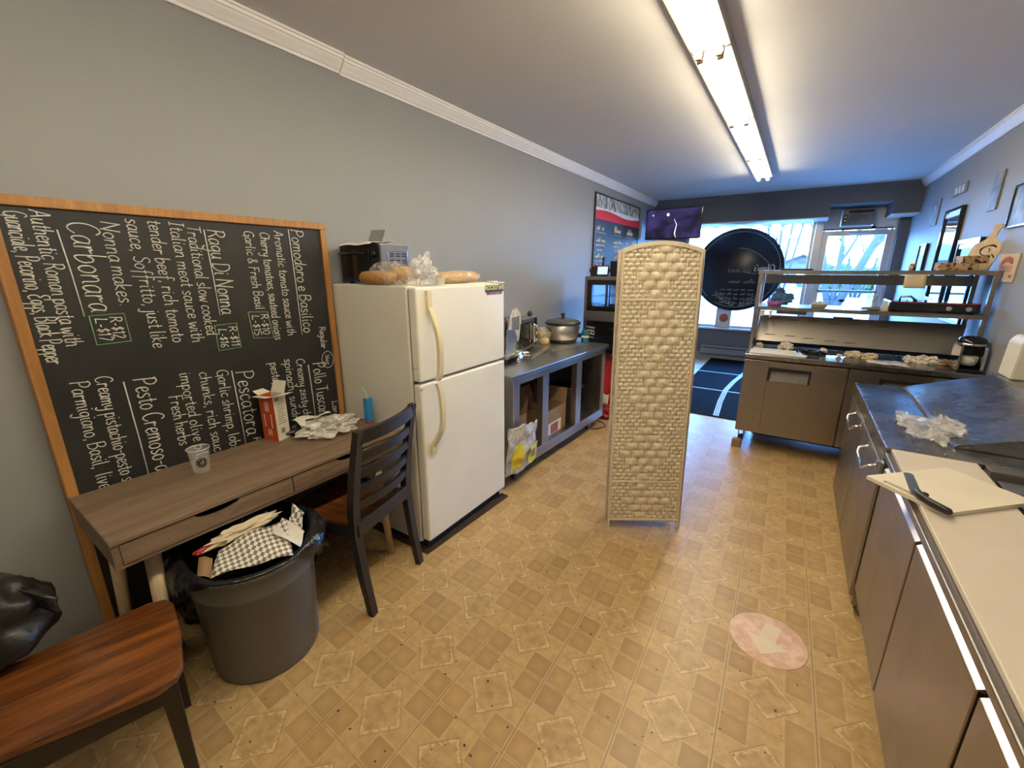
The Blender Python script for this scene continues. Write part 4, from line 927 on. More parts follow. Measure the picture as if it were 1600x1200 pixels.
# ------------------------------------------------------------------ display case on a cloth-draped table
dt = thing('display_table', 'steel table under the glass display case', 'table', (-1.6, 4.7, 0))
MB().box(-1.93, -1.12, 4.36, 5.05, .675, .70, .004).build('table_top', 'steel_dark', dt)
for x in (-1.89, -1.17):
    for y in (4.41, 5.0): MB().box(x - .018, x + .018, y - .018, y + .018, 0, .675, .003).build('leg', 'steel_dark', dt)
def drape(x0, x1, y, m, l, n):
    b = MB().sheet(lambda u, v: (x0 + (x1 - x0) * u, y + .012 * math.sin(u * 9 + n) + .02 * v * math.sin(u * 14 + n) - .03 * v, .672 - .60 * v), 20, 12, True, .004)
    return tag(b.build('tablecloth', m), l, 'cloth')
drape(-1.90, -1.56, 4.395, 'red_cloth', 'red cloth hanging below the display case', 1); drape(-1.555, -1.15, 4.40, 'white_cloth', 'pale white cloth hanging beside the red cloth below the display case', 2)
dc = thing('display_case', 'stainless countertop display case with black-framed glass front, left of the woven screen', 'display case', (-1.55, 4.7, .70))
x0, x1, y0, y1 = -1.915, -1.15, 4.35, 5.0
MB().box(x0, x0 + .03, y0, y1, .70, 1.51).box(x1 - .03, x1, y0, y1, .70, 1.51).box(x0 + .03, x1 - .03, y0, y1, 1.475, 1.51).box(x0 + .03, x1 - .03, y0, y1, 1.045, 1.15).build('casing', 'steel_front', dc)
MB().box(x0 + .03, x1 - .03, y0 + .02, y1, .705, 1.045).build('base_housing', 'black_gloss', dc)
MB().box(x0 + .05, x0 + .36, y0 + .014, y0 + .02, .745, .80).build('air_intake', 'black_plastic', dc)
frame_rect(MB(), 'y', x0 + .03, x1 - .03, 1.15, 1.475, .052, y0 + .002, y0 + .03).box(-1.525, -1.475, y0 + .002, y0 + .03, 1.2, 1.43).build('door_frame', 'black_gloss', dc)
MB().box(x0 + .08, -1.525, y0 + .012, y0 + .018, 1.2, 1.425).box(-1.475, x1 - .08, y0 + .012, y0 + .018, 1.2, 1.425).build('pane', 'case_glass', dc)
frame_rect(MB(), 'y', x0 + .03, x1 - .03, 1.15, 1.475, .03, y1 - .03, y1 - .004).build('rear_frame', 'steel_dark', dc)
MB().box(x0 + .06, x1 - .06, y1 - .02, y1 - .015, 1.18, 1.445).build('rear_pane', 'case_glass', dc)
MB().box(x0 + .035, x1 - .035, y0 + .06, y1 - .05, 1.298, 1.304).build('glass_shelf', 'case_glass', dc)
MB().box(x0 + .12, x0 + .15, y0 + .3, y0 + .33, 1.15, 1.475).build('inner_post', 'steel_dark', dc)
lc = MB()
for i in range(2):
    scribble(lc, (x0 + .03, y0 + .0195, .965 - .07 * i), (1, 0, -.1), (0, 0, 1), .11, .035, .003, (0, -1, 0), 1, i)
    scribble(lc, (x0 + .035, y0 + .0195, .93 - .07 * i), (1, 0, -.1), (0, 0, 1), .10, .025, .0022, (0, -1, 0), 1, i + 5)
lc.build('lettering', 'chalk', dc)
b = MB().box(-1.64, -1.585, 4.62, 4.68, 1.151, 1.225, .006); tag(b.build('orange_carton', 'orange_card'), 'small orange carton inside the display case', 'carton')
for i, x in enumerate((-1.565, -1.545 + .0, -1.44, -1.40, -1.36)):
    b = MB().lathe([(0, 0), (.014, 0), (.019, .08), (.017, .08), (.012, .003), (0, .003)], (x + .004 * i, 4.60 + .055 * (i % 2), 1.1505), 14); tag(b.build('dessert_cup', 'white_plastic'), 'small white dessert cup in a row on the floor of the display case', 'cup', 'white dessert cups in the display case')
ps = thing('payment_terminal', 'black payment tablet with a lit pale blue screen on the display case', 'tablet', (-1.80, 4.47, 1.51))
MB().box(-1.87, -1.72, 4.42, 4.52, 1.51, 1.52, .004).build('base', 'black_plastic', ps)
MB().prism([(4.43, 1.515), (4.46, 1.515), (4.475, 1.618), (4.445, 1.625)], 'x', -1.893, -1.695, .004).build('body', 'black_plastic', ps)
MB(axes((-1.755, 4.437, 1.572), (1, 0, 0), (0, .14, 1))).box(-.058, .052, -.042, .036, .0005, .003).build('screen', 'screen_blue', ps)
MB(axes((-1.794, 4.441, 1.614), (1, 0, 0), (0, .14, 1))).box(-.09, .09, -.004, .004, .0015, .004).build('orange_strip', 'orange_card', ps)
for x in (-1.90, -1.689): MB().blob((x, 4.455, 1.57), (.014, .02, .024), 2, 0, 1, 0, False).build('side_grip', 'black_plastic', ps)
MB().tube([(-1.775, 4.49, 1.60), (-1.775, 4.49, 1.66), (-1.765, 4.485, 1.71)], [.012, .012, .016], 10).build('scanner', 'black_plastic', ps)
lp = thing('laptop', 'open black laptop seen from behind on the display case', 'laptop', (-1.55, 4.55, 1.51))
MB().box(-1.69, -1.40, 4.49, 4.70, 1.5105, 1.524, .004).build('keyboard_base', 'black_plastic', lp)
scn = MB().prism([(4.492, 1.522), (4.502, 1.522), (4.475, 1.665), (4.465, 1.665)], 'x', -1.69, -1.40, .003).build('screen_lid', 'black_plastic', lp)
LM = axes((-1.55, 4.479, 1.595), (1, 0, 0), (0, -.19, 1))
lm = MB(LM); lm.lathe([(.007, .0), (.011, .0), (.011, .001), (.007, .001)], (0, .008, 0), 20); lm.build('emblem', 'heater_grey', scn)
# red bags and cable on the floor by the cloth
b = MB().blob((-1.57, 4.285, .07), (.10, .07, .08), 4, .25, 2.4, 4, True, .1, .001); tag(b.build('red_bag', 'red_plastic'), 'crumpled red plastic bag on the floor below the display case', 'bag')
b = MB().blob((-1.74, 4.24, .10), (.05, .06, .10), 4, .2, 2.4, 14, True, .1, .001); tag(b.build('red_bag', 'red_plastic'), 'taller dark red bag on the floor at the right end of the steel worktable', 'bag')
b = MB().sheet(lambda u, v: (-1.66 + .12 * u, 4.235 + .03 * v, .19 + .10 * v - .02 * u + .01 * math.sin(7 * u)), 8, 5, True, .003); tag(b.build('white_wrapper', 'paper_white'), 'white wrapper on top of the red bags below the display case', 'wrapper')
b = MB().tube([(-1.66, 4.345, .615), (-1.55, 4.342, .65), (-1.40, 4.342, .70), (-1.33, 4.343, .74)], .005, 8); tag(b.build('black_cable', 'black_plastic'), 'thin black cable crossing the cloths below the display case', 'cable')
b = MB().tube([(-1.56, 3.86, .006), (-1.50, 3.92, .006), (-1.47, 4.02, .006), (-1.52, 4.10, .006), (-1.60, 4.13, .006)], .005, 8); tag(b.build('black_cable', 'black_plastic'), 'black cable loop on the floor by the wheel of the steel worktable', 'cable')

# ------------------------------------------------------------------ menu board on the left wall and television in the corner
mb_ = thing('menu_board', 'tall chalk menu board with red and white banner photo on the left wall', 'menu board', (XL, 6.2, 1.4))
MY0, MY1, MZ0, MZ1 = 5.30, 7.05, 1.30, 2.50
MB().box(XL + .001, XL + .012, MY0, MY1, MZ0, MZ1 - .30).build('board', 'chalkboard', mb_)
frame_rect(MB(), 'x', MY0 - .012, MY1 + .012, MZ0, MZ1, .018, XL + .001, XL + .022).build('frame', 'black_plastic', mb_)
ph = MB().box(XL + .001, XL + .014, MY0, MY1, MZ1 - .17, MZ1).build('crowd_photo', 'crowd_photo', mb_)
MB().sheet(lambda u, v: (XL + .0155, MY0 + (MY1 - MY0) * u, MZ1 - .165 - .05 * v + .018 * math.sin(u * 7) * v), 24, 2, True).build('white_stripe', 'white_cloth', ph)
MB().sheet(lambda u, v: (XL + .0165, MY0 + (MY1 - MY0) * u, MZ1 - .205 + .018 * math.sin(u * 7) * (1 - v) - .10 * v), 24, 2, True).build('red_stripe', 'red_cloth', ph)
def ml(wd, y, z, ln, hg, r=.004, mt=None): scribble(mt, (XL + .013, y, z), (0, 1, 0), (0, 0, 1), ln, hg, r, (1, 0, 0), wd, int(y * 100 + z * 1000))
for y, hd in ((5.36, 2), (6.0, 1), (6.52, 1)):
    mt = MB(); ml(hd, y, 2.06, .28, .09, .006, mt); mt.tube([(XL + .014, y - .02, 2.04), (XL + .014, y + .32, 2.035)], .004, 5); mt.build('menu_heading', 'chalk', mb_)
    for j in range(3):
        z = 1.92 - j * .20; mt = MB()
        ml(2, y, z, .34, .055, .0045, mt); ml(3, y, z - .05, .30, .035, .003, mt); ml(2, y + .04, z - .11, .2, .04, .003, mt)
        mt.build('menu_entry', 'chalk', mb_)
tv = thing('television', 'black television with a dim purple picture hung in the corner above the woven screen', 'television', (-1.75, 7.35, 2.03))
MB().box(-2.20, -1.36, 7.30, 7.345, 2.035, 2.495, .008).build('screen_housing', 'black_gloss', tv)
sc2 = MB().box(-2.185, -1.375, 7.296, 7.301, 2.055, 2.48).build('screen', 'tv_picture', tv)
tvm = MB()
tvm.tube([(-1.76, 7.2945, 2.33), (-1.72, 7.2945, 2.25), (-1.74, 7.2945, 2.12), (-1.72, 7.2945, 2.06)], [.004, .006, .009, .004], 6)
tvm.blob((-1.86, 7.2945, 2.40), (.022, .001, .024), 2, .1); tvm.blob((-2.09, 7.2945, 2.40), (.008, .001, .016), 2, .1)
tvm.build('picture_highlights', 'tv_spot', sc2)
MB().box(-1.82, -1.74, 7.345, 7.42, 2.2, 2.35).bar((-1.78, 7.40, 2.28), (-1.95, 7.89, 2.36), .04, .03).box(-2.02, -1.90, 7.885, 7.9, 2.31, 2.44).build('wall_bracket', 'steel_dark', tv)
b = MB().blob((-2.16, 7.18, 2.0), (.02, .02, .05), 3, .1, 2, 1, False); 

# ------------------------------------------------------------------ woven folding screen
L_, R_, P_ = Vector((-.799, 2.323, 0)), Vector((-.421, 2.555, 0)), Vector((-.7587, 2.4417, 1.7063))
ex = (R_ - L_).normalized(); ez0 = (P_ - L_).normalized(); ez = (ez0 - ex * ez0.dot(ex)).normalized(); ey = ez.cross(ex)
PW, PH = (R_ - L_).length, 1.70
fs = thing('folding_screen', 'tall cream woven-paper folding screen standing folded in the middle of the floor', 'screen', ((L_ + R_) / 2)[:])
def panel(a, b_, arch=.045):
    """a, b_: lower corners of the panel in screen coordinates (along the screen, behind it)"""
    pa = L_ + ex * a[0] + ey * a[1]; pb = L_ + ex * b_[0] + ey * b_[1]
    X = (pb - pa).normalized(); Wd = (pb - pa).length
    Mx = Matrix((X, ez.cross(X), ez)).transposed().to_4x4(); Mx.translation = pa + ez * .004
    m = MB(Mx); st = .013; t2 = .011
    m.box(0, st, -t2, t2, 0, PH - .012, .004).box(Wd - st, Wd, -t2, t2, 0, PH - .012, .004)
    for z in (.058, .315, 1.418): m.box(st - .004, Wd - st + .004, -.010, .010, z - .008, z + .008, .004)
    top = [(st * .3 + (Wd - st * .6) * i / 24, 0, PH - .02 + arch * math.sin(PI * i / 24) ** .8) for i in range(25)]
    m.sweep(top, .022, .024, (0, 0, 1))
    p = m.build('panel_frame', 'screen_frame', fs)
    # paper weave: big bricks in lozenges down the middle, half-size ones at the sides
    w = MB(Mx); xa, xb = st - .002, Wd - st + .002; NC = 11; cw = (xb - xa) / NC
    def archz(x): return PH - .028 + arch * math.sin(PI * min(1, max(0, x / Wd))) ** .8
    def brick(x0_, x1_, z0_, z1_, d):
        x0_, x1_ = max(x0_, xa), min(x1_, xb)
        zt = min(archz(x0_), archz(x1_))
        if x1_ - x0_ < .006 or z0_ >= zt - .003: return
        z1_ = min(z1_, zt)
        gx = .0008; x0_ += gx; x1_ -= gx
        for sgn in (-1, 1):
            w.sheet(lambda u, v: (x0_ + (x1_ - x0_) * u, sgn * (.0015 + d * ((1 - abs(2 * u - 1)) ** .75) * (.35 + .65 * max(0, math.sin(PI * v)) ** .45)), z0_ + .0005 + (z1_ - z0_ - .001) * v), 6, 4, True)
    for za, zb in ((.066, .307), (.323, 1.41), (1.426, 1.80)):
        n = max(1, round((min(zb, PH) - za) / .049)); rh = .049 if zb > 1.7 else (zb - za) / n
        rows = 6 if zb > 1.7 else n
        for r in range(rows + (1 if zb > 1.7 else 0)):
            z = za + r * rh
            ph_ = (r + .5) / (rows if zb > 1.7 or za < .1 else 7.33) % 1.0
            hw = 1.4 + 3.0 * (1 - abs(2 * ph_ - 1)); mid = NC / 2; off = r % 2
            lo = None
            for k in range(-1, NC // 2 + 2):
                c0, c1 = 2 * k - off, 2 * k - off + 2
                if c0 >= mid - hw - .3 and c1 <= mid + hw + .3:
                    brick(xa + c0 * cw, xa + c1 * cw, z, z + rh, .015); lo = c0 if lo is None else lo; hi = c1
            if lo is None: lo = hi = mid
            for hr in range(2):
                o2 = .5 * ((r * 2 + hr) % 2)
                c = lo - o2 if lo != hi else lo
                q = c
                while q > 0: brick(xa + max(0, q - 1) * cw, xa + q * cw, z + hr * rh / 2, z + (hr + 1) * rh / 2, .0095); q -= 1
                if c < lo: brick(xa + c * cw, xa + lo * cw, z + hr * rh / 2, z + (hr + 1) * rh / 2, .007)
                q = hi + o2
                if q > hi: brick(xa + hi * cw, xa + q * cw, z + hr * rh / 2, z + (hr + 1) * rh / 2, .007)
                while q < NC: brick(xa + q * cw, xa + min(NC, q + 1) * cw, z + hr * rh / 2, z + (hr + 1) * rh / 2, .0095); q += 1
    w.build('paper_weave', 'screen_paper', p)
    MB(Mx).prism([(xa, .062)] + [(xb, .062)] + [(xb - (xb - xa) * i / 12, archz(xb - (xb - xa) * i / 12)) for i in range(13)], 'y', -.001, .001).build('rod_gap_backing', 'screen_gap_shade', p)  # flat sheet for the rods, coloured darker to paint shade into the gaps
    return p
panel((0, 0), (PW, 0)); panel((-.002, .095), (PW + .022, .03), .04); panel((.01, .125), (PW + .012, .155), .04)

# ------------------------------------------------------------------ floor mats and tape, floor decal
for i, (y0, y1, l) in enumerate(((4.97, 6.12, 'black rubber floor mat nearest the camera, behind the woven screen'), (6.14, 7.22, 'middle black rubber floor mat between two white lines'), (7.24, 8.42, 'farthest black rubber floor mat, under the shop window'))):
    tag(MB().box(-1.15, .98, y0, y1, 0, .008, .003).build('floor_mat', 'rubber_mat'), l, 'mat', 'black rubber mats by the entrance')
for y, l in ((6.13, 'pale strip painted as light in the gap between black mats, nearer the camera'), (7.23, 'pale strip painted as light in the gap between black mats, nearer the window')):
    tag(MB().box(-1.15, .98, y - .016, y + .016, .0085, .0095).build('gap_shine_line', 'gap_shine'), l, 'tape')  # thin strip whose pale colour paints the light reflected in the mat gap
tp = [(-.56, 4.99), (-.60, 5.6), (-.615, 6.2), (-.585, 6.7), (-.53, 7.2), (-.45, 7.9)]
b = MB()
for k in (-1, 0, 1): b.sweep([(x + k * .021, y, .0105) for x, y in tp], .0165, .0018, (0, 0, 1))
tag(b.build('tape_strip', 'tape_blue'), 'long pale blue tape strip running along the black mats toward the window', 'tape')
dc_ = thing('floor_decal', 'worn round pinkish floor sticker with a faded arrow on the vinyl floor', 'floor sticker', (.111, 1.905, .0002))
DMx = axes((.111, 1.905, .0004), (.98, -.19, 0), (.19, .98, 0))
MB(DMx).lathe([(0, 0), (.150, 0), (.152, .0002), (.150, .0005), (0, .0005)], (0, 0, 0), 56).build('disc', 'worn_decal', dc_)
MB(DMx).prism([(-.032, .10), (.032, .10), (.032, -.01), (.085, -.01), (0, -.105), (-.085, -.01), (-.032, -.01)], 'z', .0006, .0009).build('arrow', 'worn_arrow', dc_)

# ------------------------------------------------------------------ refrigerated prep station across the far end
pz = thing('prep_station', 'stainless refrigerated prep station on casters facing the camera at the far right', 'prep station', (.44, 4.6, 0))
px0, px1, py0, py1 = -.30, 1.175, 4.2, 4.95
MB().box(px0 + .004, px1, py0 + .045, py1, .165, .836, .003).build('cabinet_body', 'steel_front', pz)
def pdoor(x0, x1):
    zb, zt = .165, .822; hx0, hx1, hz0, hz1 = x0 + .19, x1 - .235, .655, .772
    d = MB().box(x0, hx0, py0, py0 + .045, zb, zt, .003).box(hx1, x1, py0, py0 + .045, zb, zt, .003).box(hx0, hx1, py0, py0 + .045, zb, hz0).box(hx0, hx1, py0, py0 + .045, hz1, zt).build('door', 'steel_front', pz)
    h = MB().box(hx0, hx1, py0 + .038, py0 + .043, hz0, hz1).box(hx0, hx0 + .016, py0 - .002, py0 + .04, hz0, hz1).box(hx1 - .016, hx1, py0 - .002, py0 + .04, hz0, hz1).box(hx0 + .016, hx1 - .016, py0 - .002, py0 + .04, hz1 - .018, hz1).build('recessed_handle', 'black_plastic', d)
    MB().add([(hx0 + .016, py0 + .001, hz0 + .001), (hx1 - .016, py0 + .001, hz0 + .001), (hx1 - .016, py0 + .036, hz1 - .02), (hx0 + .016, py0 + .036, hz1 - .02)], [[0, 1, 2, 3]]).build('handle_scoop', 'scoop_grey', h)
pdoor(px0, .43); pdoor(.44, px1 - .005)
MB().box(px0, px1, py0 + .02, py0 + .05, .818, .842).build('door_gasket', 'black_gap', pz)
# top: a front ledge and a frame round the well of pans
MB().box(px0 - .005, px1, py0 - .02, 4.47, .838, .877, .004).box(px0 - .005, px1, 4.79, py1, .838, .877, .003).box(px0 - .005, px0 + .05, 4.47, 4.79, .838, .877).box(px1 - .05, px1, 4.47, 4.79, .838, .877).build('top_ledge', 'steel_top', pz)
MB().box(px0 + .05, px1 - .05, 4.47, 4.79, .836, .842).build('pan_well', 'black_gap', pz)
wl = MB()
for i in range(8): wl.box(px0 + .22 + i * .165, px0 + .226 + i * .165, 4.47, 4.79, .842, .872)
wl.build('pan_divider', 'steel_dark', pz)
MB().box(px0, px1, 4.79, 4.81, .877, .93).build('hood_base', 'black_gap', pz)
# lifted lid
LA, LB_ = Vector((0, 4.66, .925)), Vector((0, 4.735, 1.165))
ld = MB().add([(px0 + .035, 4.655, .935), (px1 - .055, 4.655, .935), (px1 - .03, 4.735, 1.168), (px0 + .035, 4.735, 1.168), (px0 + .035, 4.675, .93), (px1 - .055, 4.675, .93), (px1 - .03, 4.755, 1.163), (px0 + .035, 4.755, 1.163)], [[0, 1, 2, 3], [4, 7, 6, 5], [0, 4, 5, 1], [1, 5, 6, 2], [2, 6, 7, 3], [3, 7, 4, 0]]).build('lid', 'steel_front', pz)
ds = MB()
for x, v in ((-.14, .86), (.0, .84), (.16, .83), (.31, .8), (.46, .8), (.64, .78), (-.16, .25), (.0, .24), (.14, .2), (.30, .16), (.44, .14)):
    y = 4.655 + .08 * v; z = .935 + .233 * v
    ds.prism([(x - .04, z - .0045), (x + .045, z - .0025), (x + .04, z + .005), (x - .03, z + .0035)], 'y', y - .003, y + .001)
ds.build('lid_slots', 'bin_grey', ld)
MB().box(.30, .44, 4.73, 4.76, 1.165, 1.18, .003).build('lid_catch', 'black_plastic', ld)
MB().box(px0 + .12, px1 - .12, 4.55, 4.90, .035, .165, .004).build('reflection_blocker', 'black_gap', pz)  # added dark box that blocks the sky reflection on the floor underneath
for x, y in ((px0 + .05, py0 + .09), (px1 - .07, py0 + .09), (px0 + .05, py1 - .08), (px1 - .07, py1 - .08)): caster(pz, x, y, .166, .05)
b = MB().box(px0 - .01, px0 + .065, py0 - .02, py0 + .04, .0, .075, .006); tag(b.build('wood_block', 'paper_brown'), 'small brown block on the floor against the front left wheel of the prep station', 'block')
# double overshelf
os_ = thing('overshelf', 'two-tier stainless shelf standing on top of the prep station', 'shelf', (.44, 4.6, .877))
for x in (px0 + .012, 1.155):
    for y in (4.44, 4.86): MB().box(x - .014, x + .014, y - .014, y + .014, .877, 1.575, .003).build('post', 'steel_front', os_)
for z, nm in ((1.545, 'upper_shelf'), (1.235, 'lower_shelf')):
    MB().box(px0 - .005, 1.172, 4.42, 4.88, z + .022, z + .03).box(px0 - .005, 1.172, 4.42, 4.426, z, z + .024).box(px0 - .005, 1.172, 4.874, 4.88, z, z + .024).build(nm, 'steel_front', os_)
MB().box(px0 + .03, 1.14, 4.845, 4.875, 1.455, 1.535, .003).build('rear_rail', 'steel_dark', os_)

# things on the prep station ledge
b = thing('cutting_boards', 'two white cutting boards lying at the left end of the prep station ledge', 'cutting board', (-.06, 4.35, .877)) if False else None
tag(MB().prism([(-.275, 4.215), (.13, 4.215), (.15, 4.26), (.08, 4.38), (-.275, 4.40)], 'z', .8775, .889, .003).build('cutting_board', 'white_plastic'), 'white cutting board at the left end of the prep station ledge, front one', 'cutting board')
tag(MB().prism([(-.26, 4.405), (.07, 4.39), (.07, 4.455), (-.26, 4.458)], 'z', .8775, .892, .003).build('cutting_board', 'white_plastic'), 'narrow white board behind the front cutting board on the prep station ledge', 'cutting board')
for c_, r_, sd, l_, m_, n_ in (((-.22, 4.55, .895), (.03, .05, .03), 2, 'crumpled brown scrap in the pan well at the far left of the prep station', 'paper_cream', 'food_scrap'), ((-.02, 4.52, .905), (.055, .03, .05), 3, 'black and white speckled paper standing in the pan well behind the white boards', 'speckled_paper', 'speckled_paper'), ((.20, 4.50, .885), (.09, .05, .022), 6, 'dark wrapped utensil in the pan well right of the white boards', 'bag_black', 'utensil_pack'), ((.26, 4.50, .90), (.025, .02, .03), 8, 'small white scrap on the dark utensil pack in the pan well', 'paper_white', 'paper_scrap'), ((.37, 4.44, .889), (.018, .014, .012), 8, 'tiny white scrap alone on the prep station ledge', 'paper_white', 'paper_scrap'), ((.47, 4.50, .893), (.06, .045, .03), 9, 'beige crumpled paper in the pan well in the middle of the prep station', 'paper_cream', 'crumpled_paper'), ((.57, 4.46, .897), (.05, .04, .03), 10, 'tan crumpled paper beside the long speckled paper on the prep station', 'paper_cream', 'crumpled_paper'), ((.82, 4.50, .895), (.035, .04, .03), 11, 'pale scrap in the pan well left of the right speckled paper', 'paper_white', 'paper_scrap'), ((.92, 4.48, .90), (.085, .05, .035), 12, 'speckled crumpled paper near the coffee machine on the prep station', 'speckled_paper', 'speckled_paper'), ((1.02, 4.49, .892), (.04, .04, .025), 13, 'brown scrap directly left of the coffee machine', 'paper_brown', 'food_scrap')):
    tag(MB().blob(c_, r_, 3, .25, 2.4, sd, True, .12, .8776 if c_[1] < 4.47 else .8725).build(n_, m_), l_, 'scrap')
tag(MB().sheet(lambda u, v: (.54 + .25 * u, 4.25 + .15 * v - .02 * u, .8785 + .002 * math.sin(12 * u + 5 * v) + .002), 12, 6, True, .001).build('speckled_sheet', 'speckled_paper'), 'long flat speckled paper on the prep station ledge', 'paper')
tag(MB().box(.13, .23, 4.26, 4.32, .878, .884, .002).build('dark_strip', 'black_plastic'), 'dark flat strip beside the tip of the front white cutting board', 'strip')

cf = thing('coffee_machine', 'black and chrome coffee machine at the right end of the prep station', 'coffee machine', (1.10, 4.30, .877))
MB().prism([(1.035, 4.22), (1.165, 4.22), (1.165, 4.43), (1.035, 4.43)], 'z', .877, .90, .004).build('base', 'black_gloss', cf)
MB().box(1.04, 1.16, 4.34, 4.44, .90, 1.06, .008).build('body', 'black_gloss', cf)
MB().box(1.148, 1.168, 4.235, 4.43, .885, 1.06, .003).build('side_plate', 'chrome', cf)
MB().box(1.032, 1.044, 4.235, 4.43, .885, 1.06, .003).build('side_plate', 'chrome', cf)
MB().lathe([(0, 0), (.065, 0), (.078, .012), (.08, .03), (.07, .055), (.045, .07), (0, .075)], (1.10, 4.33, 1.055), 28, 1, 1.1).build('head', 'black_gloss', cf)
MB().lathe([(.0795, .010), (.082, .014), (.082, .02), (.0795, .024)], (1.10, 4.33, 1.055), 28, 1, 1.1).build('chrome_band', 'chrome', cf)
MB().lathe([(0, 0), (.035, 0), (.045, .02), (.048, .06), (.04, .065), (0, .06)], (1.095, 4.285, .925), 24).build('glass_bowl', 'clear_film_dense', cf)
MB().blob((1.105, 4.285, .965), (.022, .022, .018), 3, .2, 2, 3, False).build('contents', 'paper_cream', cf)

# things on the overshelf
tag(MB().prism([(-.15, 4.46), (.075, 4.46), (.085, 4.475), (.075, 4.55), (-.10, 4.55)], 'z', 1.5755, 1.59, .003).build('black_tray', 'black_plastic'), 'flat black tray on the left end of the upper shelf', 'tray')
def pouch(c_, r_, sd, l_, m_='leopard_card'): tag(MB().blob(c_, r_, 3, .12, 1.8, sd, False, .03, 1.5755).build('patterned_pouch', m_), l_, 'pouch', 'spotted brown pouches on the upper shelf')
pouch((.712, 4.52, 1.598), (.024, .03, .03), 2, 'small spotted brown pouch standing alone on the upper shelf above the taped note')
def spotbox(x0, x1, y0, y1, z0, z1, rz, l_):
    t = axes(((x0 + x1) / 2, (y0 + y1) / 2, z0), (math.cos(rz), math.sin(rz), 0), (-math.sin(rz), math.cos(rz), 0))
    w, d = (x1 - x0) / 2, (y1 - y0) / 2
    tag(MB(t).box(-w, w, -d, d, 0, z1 - z0, .006).build('spotted_box', 'leopard_card'), l_, 'box', 'spotted brown boxes on the upper shelf')
spotbox(.845, .94, 4.46, 4.56, 1.5755, 1.632, .1, 'small spotted brown box at the left of the spotted boxes on the upper shelf')
spotbox(.945, 1.06, 4.44, 4.58, 1.5755, 1.625, -.1, 'spotted brown box under the larger spotted box on the upper shelf')
spotbox(.955, 1.095, 4.45, 4.58, 1.6275, 1.68, .12, 'larger spotted brown box on top of the stack beside the wooden paddle')
pd = thing('wooden_paddle', 'pale wooden serving paddle with a dark round emblem leaning on the right wall', 'paddle', (1.12, 4.55, 1.576))
PM = axes((1.085, 4.66, 1.577), (.80, -.35, .0), (.23, .10, .97))
MB(PM).prism([(-.072, 0), (.072, 0), (.080, .14), (.072, .19), (.036, .22), (.019, .24), (.016, .295), (.024, .315), (.016, .336), (-.016, .336), (-.024, .315), (-.016, .295), (-.019, .24), (-.036, .22), (-.072, .19), (-.080, .14)], 'z', -.008, .008, .003).build('paddle_board', 'paddle_wood', pd)
em_ = MB(PM)
em_.tube([(.04 * math.cos(a) + .018, .145 + .036 * math.sin(a), .0095) for a in [.6 + i * .36 for i in range(14)]], [.004, .008, .009, .006, .004, .006, .009, .008, .004, .006, .007, .008, .006, .003], 6, flat=.2)
em_.tube([(.014, .16, .0095), (.026, .145, .0095), (.02, .13, .0095)], .004, 6, flat=.3); em_.tube([(.045, .115, .0095), (.06, .10, .0095), (.065, .09, .0095)], .005, 6, flat=.3)
em_.build('emblem', 'black_plastic', pd)
nt_ = MB().sheet(lambda u, v: (.665 + .125 * u + .004 * v, 4.417 - .004 * math.sin(PI * v), 1.548 - .10 * v), 6, 6, True, .0012); tag(nt_.build('paper_note', 'paper_cream'), 'cream paper note taped to the front edge of the upper shelf', 'note')
gr = thing('electric_griddle', 'long black electric griddle on the right end of the lower shelf', 'griddle', (.87, 4.6, 1.265))
MB().box(.62, 1.125, 4.45, 4.80, 1.272, 1.345, .008).build('griddle_body', 'black_gloss', gr)
MB().box(.625, 1.12, 4.444, 4.451, 1.337, 1.342).build('red_edge', 'red_plastic', gr)
for x in (.955, 1.06): MB().cyl((x, 4.45, 1.305), (x, 4.425, 1.305), .016).build('knob', 'chrome', gr)
for x in (.66, 1.09):
    for y in (4.49, 4.76): MB().cyl((x, y, 1.2652), (x, y, 1.273), .015).build('foot', 'black_plastic', gr)
MB().tube([(.70, 4.62, 1.345), (.70, 4.62, 1.372), (.76, 4.62, 1.378), (.80, 4.62, 1.345)], .008, 8).build('handle', 'chrome', gr)
bx_ = thing('white_basket', 'low white lidded tray on the middle of the lower shelf', 'tray', (.19, 4.55, 1.265))
MB().prism([(.125, 1.2655), (.215, 1.2655), (.235, 1.295), (.115, 1.295)], 'y', 4.5, 4.6, .004).build('tray', 'steel_dark', bx_)
MB().prism([(.118, 1.295), (.232, 1.295), (.222, 1.312), (.135, 1.315)], 'y', 4.5, 4.6, .004).build('lid', 'paper_white', bx_)
MB().box(.17, .185, 4.54, 4.56, 1.313, 1.322, .002).build('lid_knob', 'steel_dark', bx_)
gj = thing('glass_jar', 'clear glass jar with a blue-tinted lid on the lower shelf in front of the door', 'jar', (.52, 4.55, 1.265))
MB().lathe([(0, .0), (.035, 0), (.038, .006), (.038, .07), (.034, .076), (.034, .08), (.0, .08)], (.52, 4.56, 1.29), 24).build('jar_wall', 'clear_film', gj)
MB().lathe([(0, .08), (.036, .08), (.036, .098), (0, .1)], (.52, 4.56, 1.29), 24).build('lid', 'clear_film_dense', gj)
tag(MB().blob((.53, 4.53, 1.277), (.075, .05, .012), 3, .2, 2.2, 5, True, .1, 1.2655).build('dark_cloth', 'print_grey'), 'crumpled dark grey cloth under the glass jar on the lower shelf', 'cloth')
tag(MB().prism([(.572, 1.2655), (.625, 1.2655), (.615, 1.335), (.585, 1.34)], 'y', 4.5, 4.505).build('white_pack', 'white_plastic'), 'white packet standing left of the griddle on the lower shelf', 'packet')
pk = thing('flower_basket', 'blue blossoms in a pink basket at the left end of the lower shelf', 'flowers', (-.15, 4.62, 1.265))
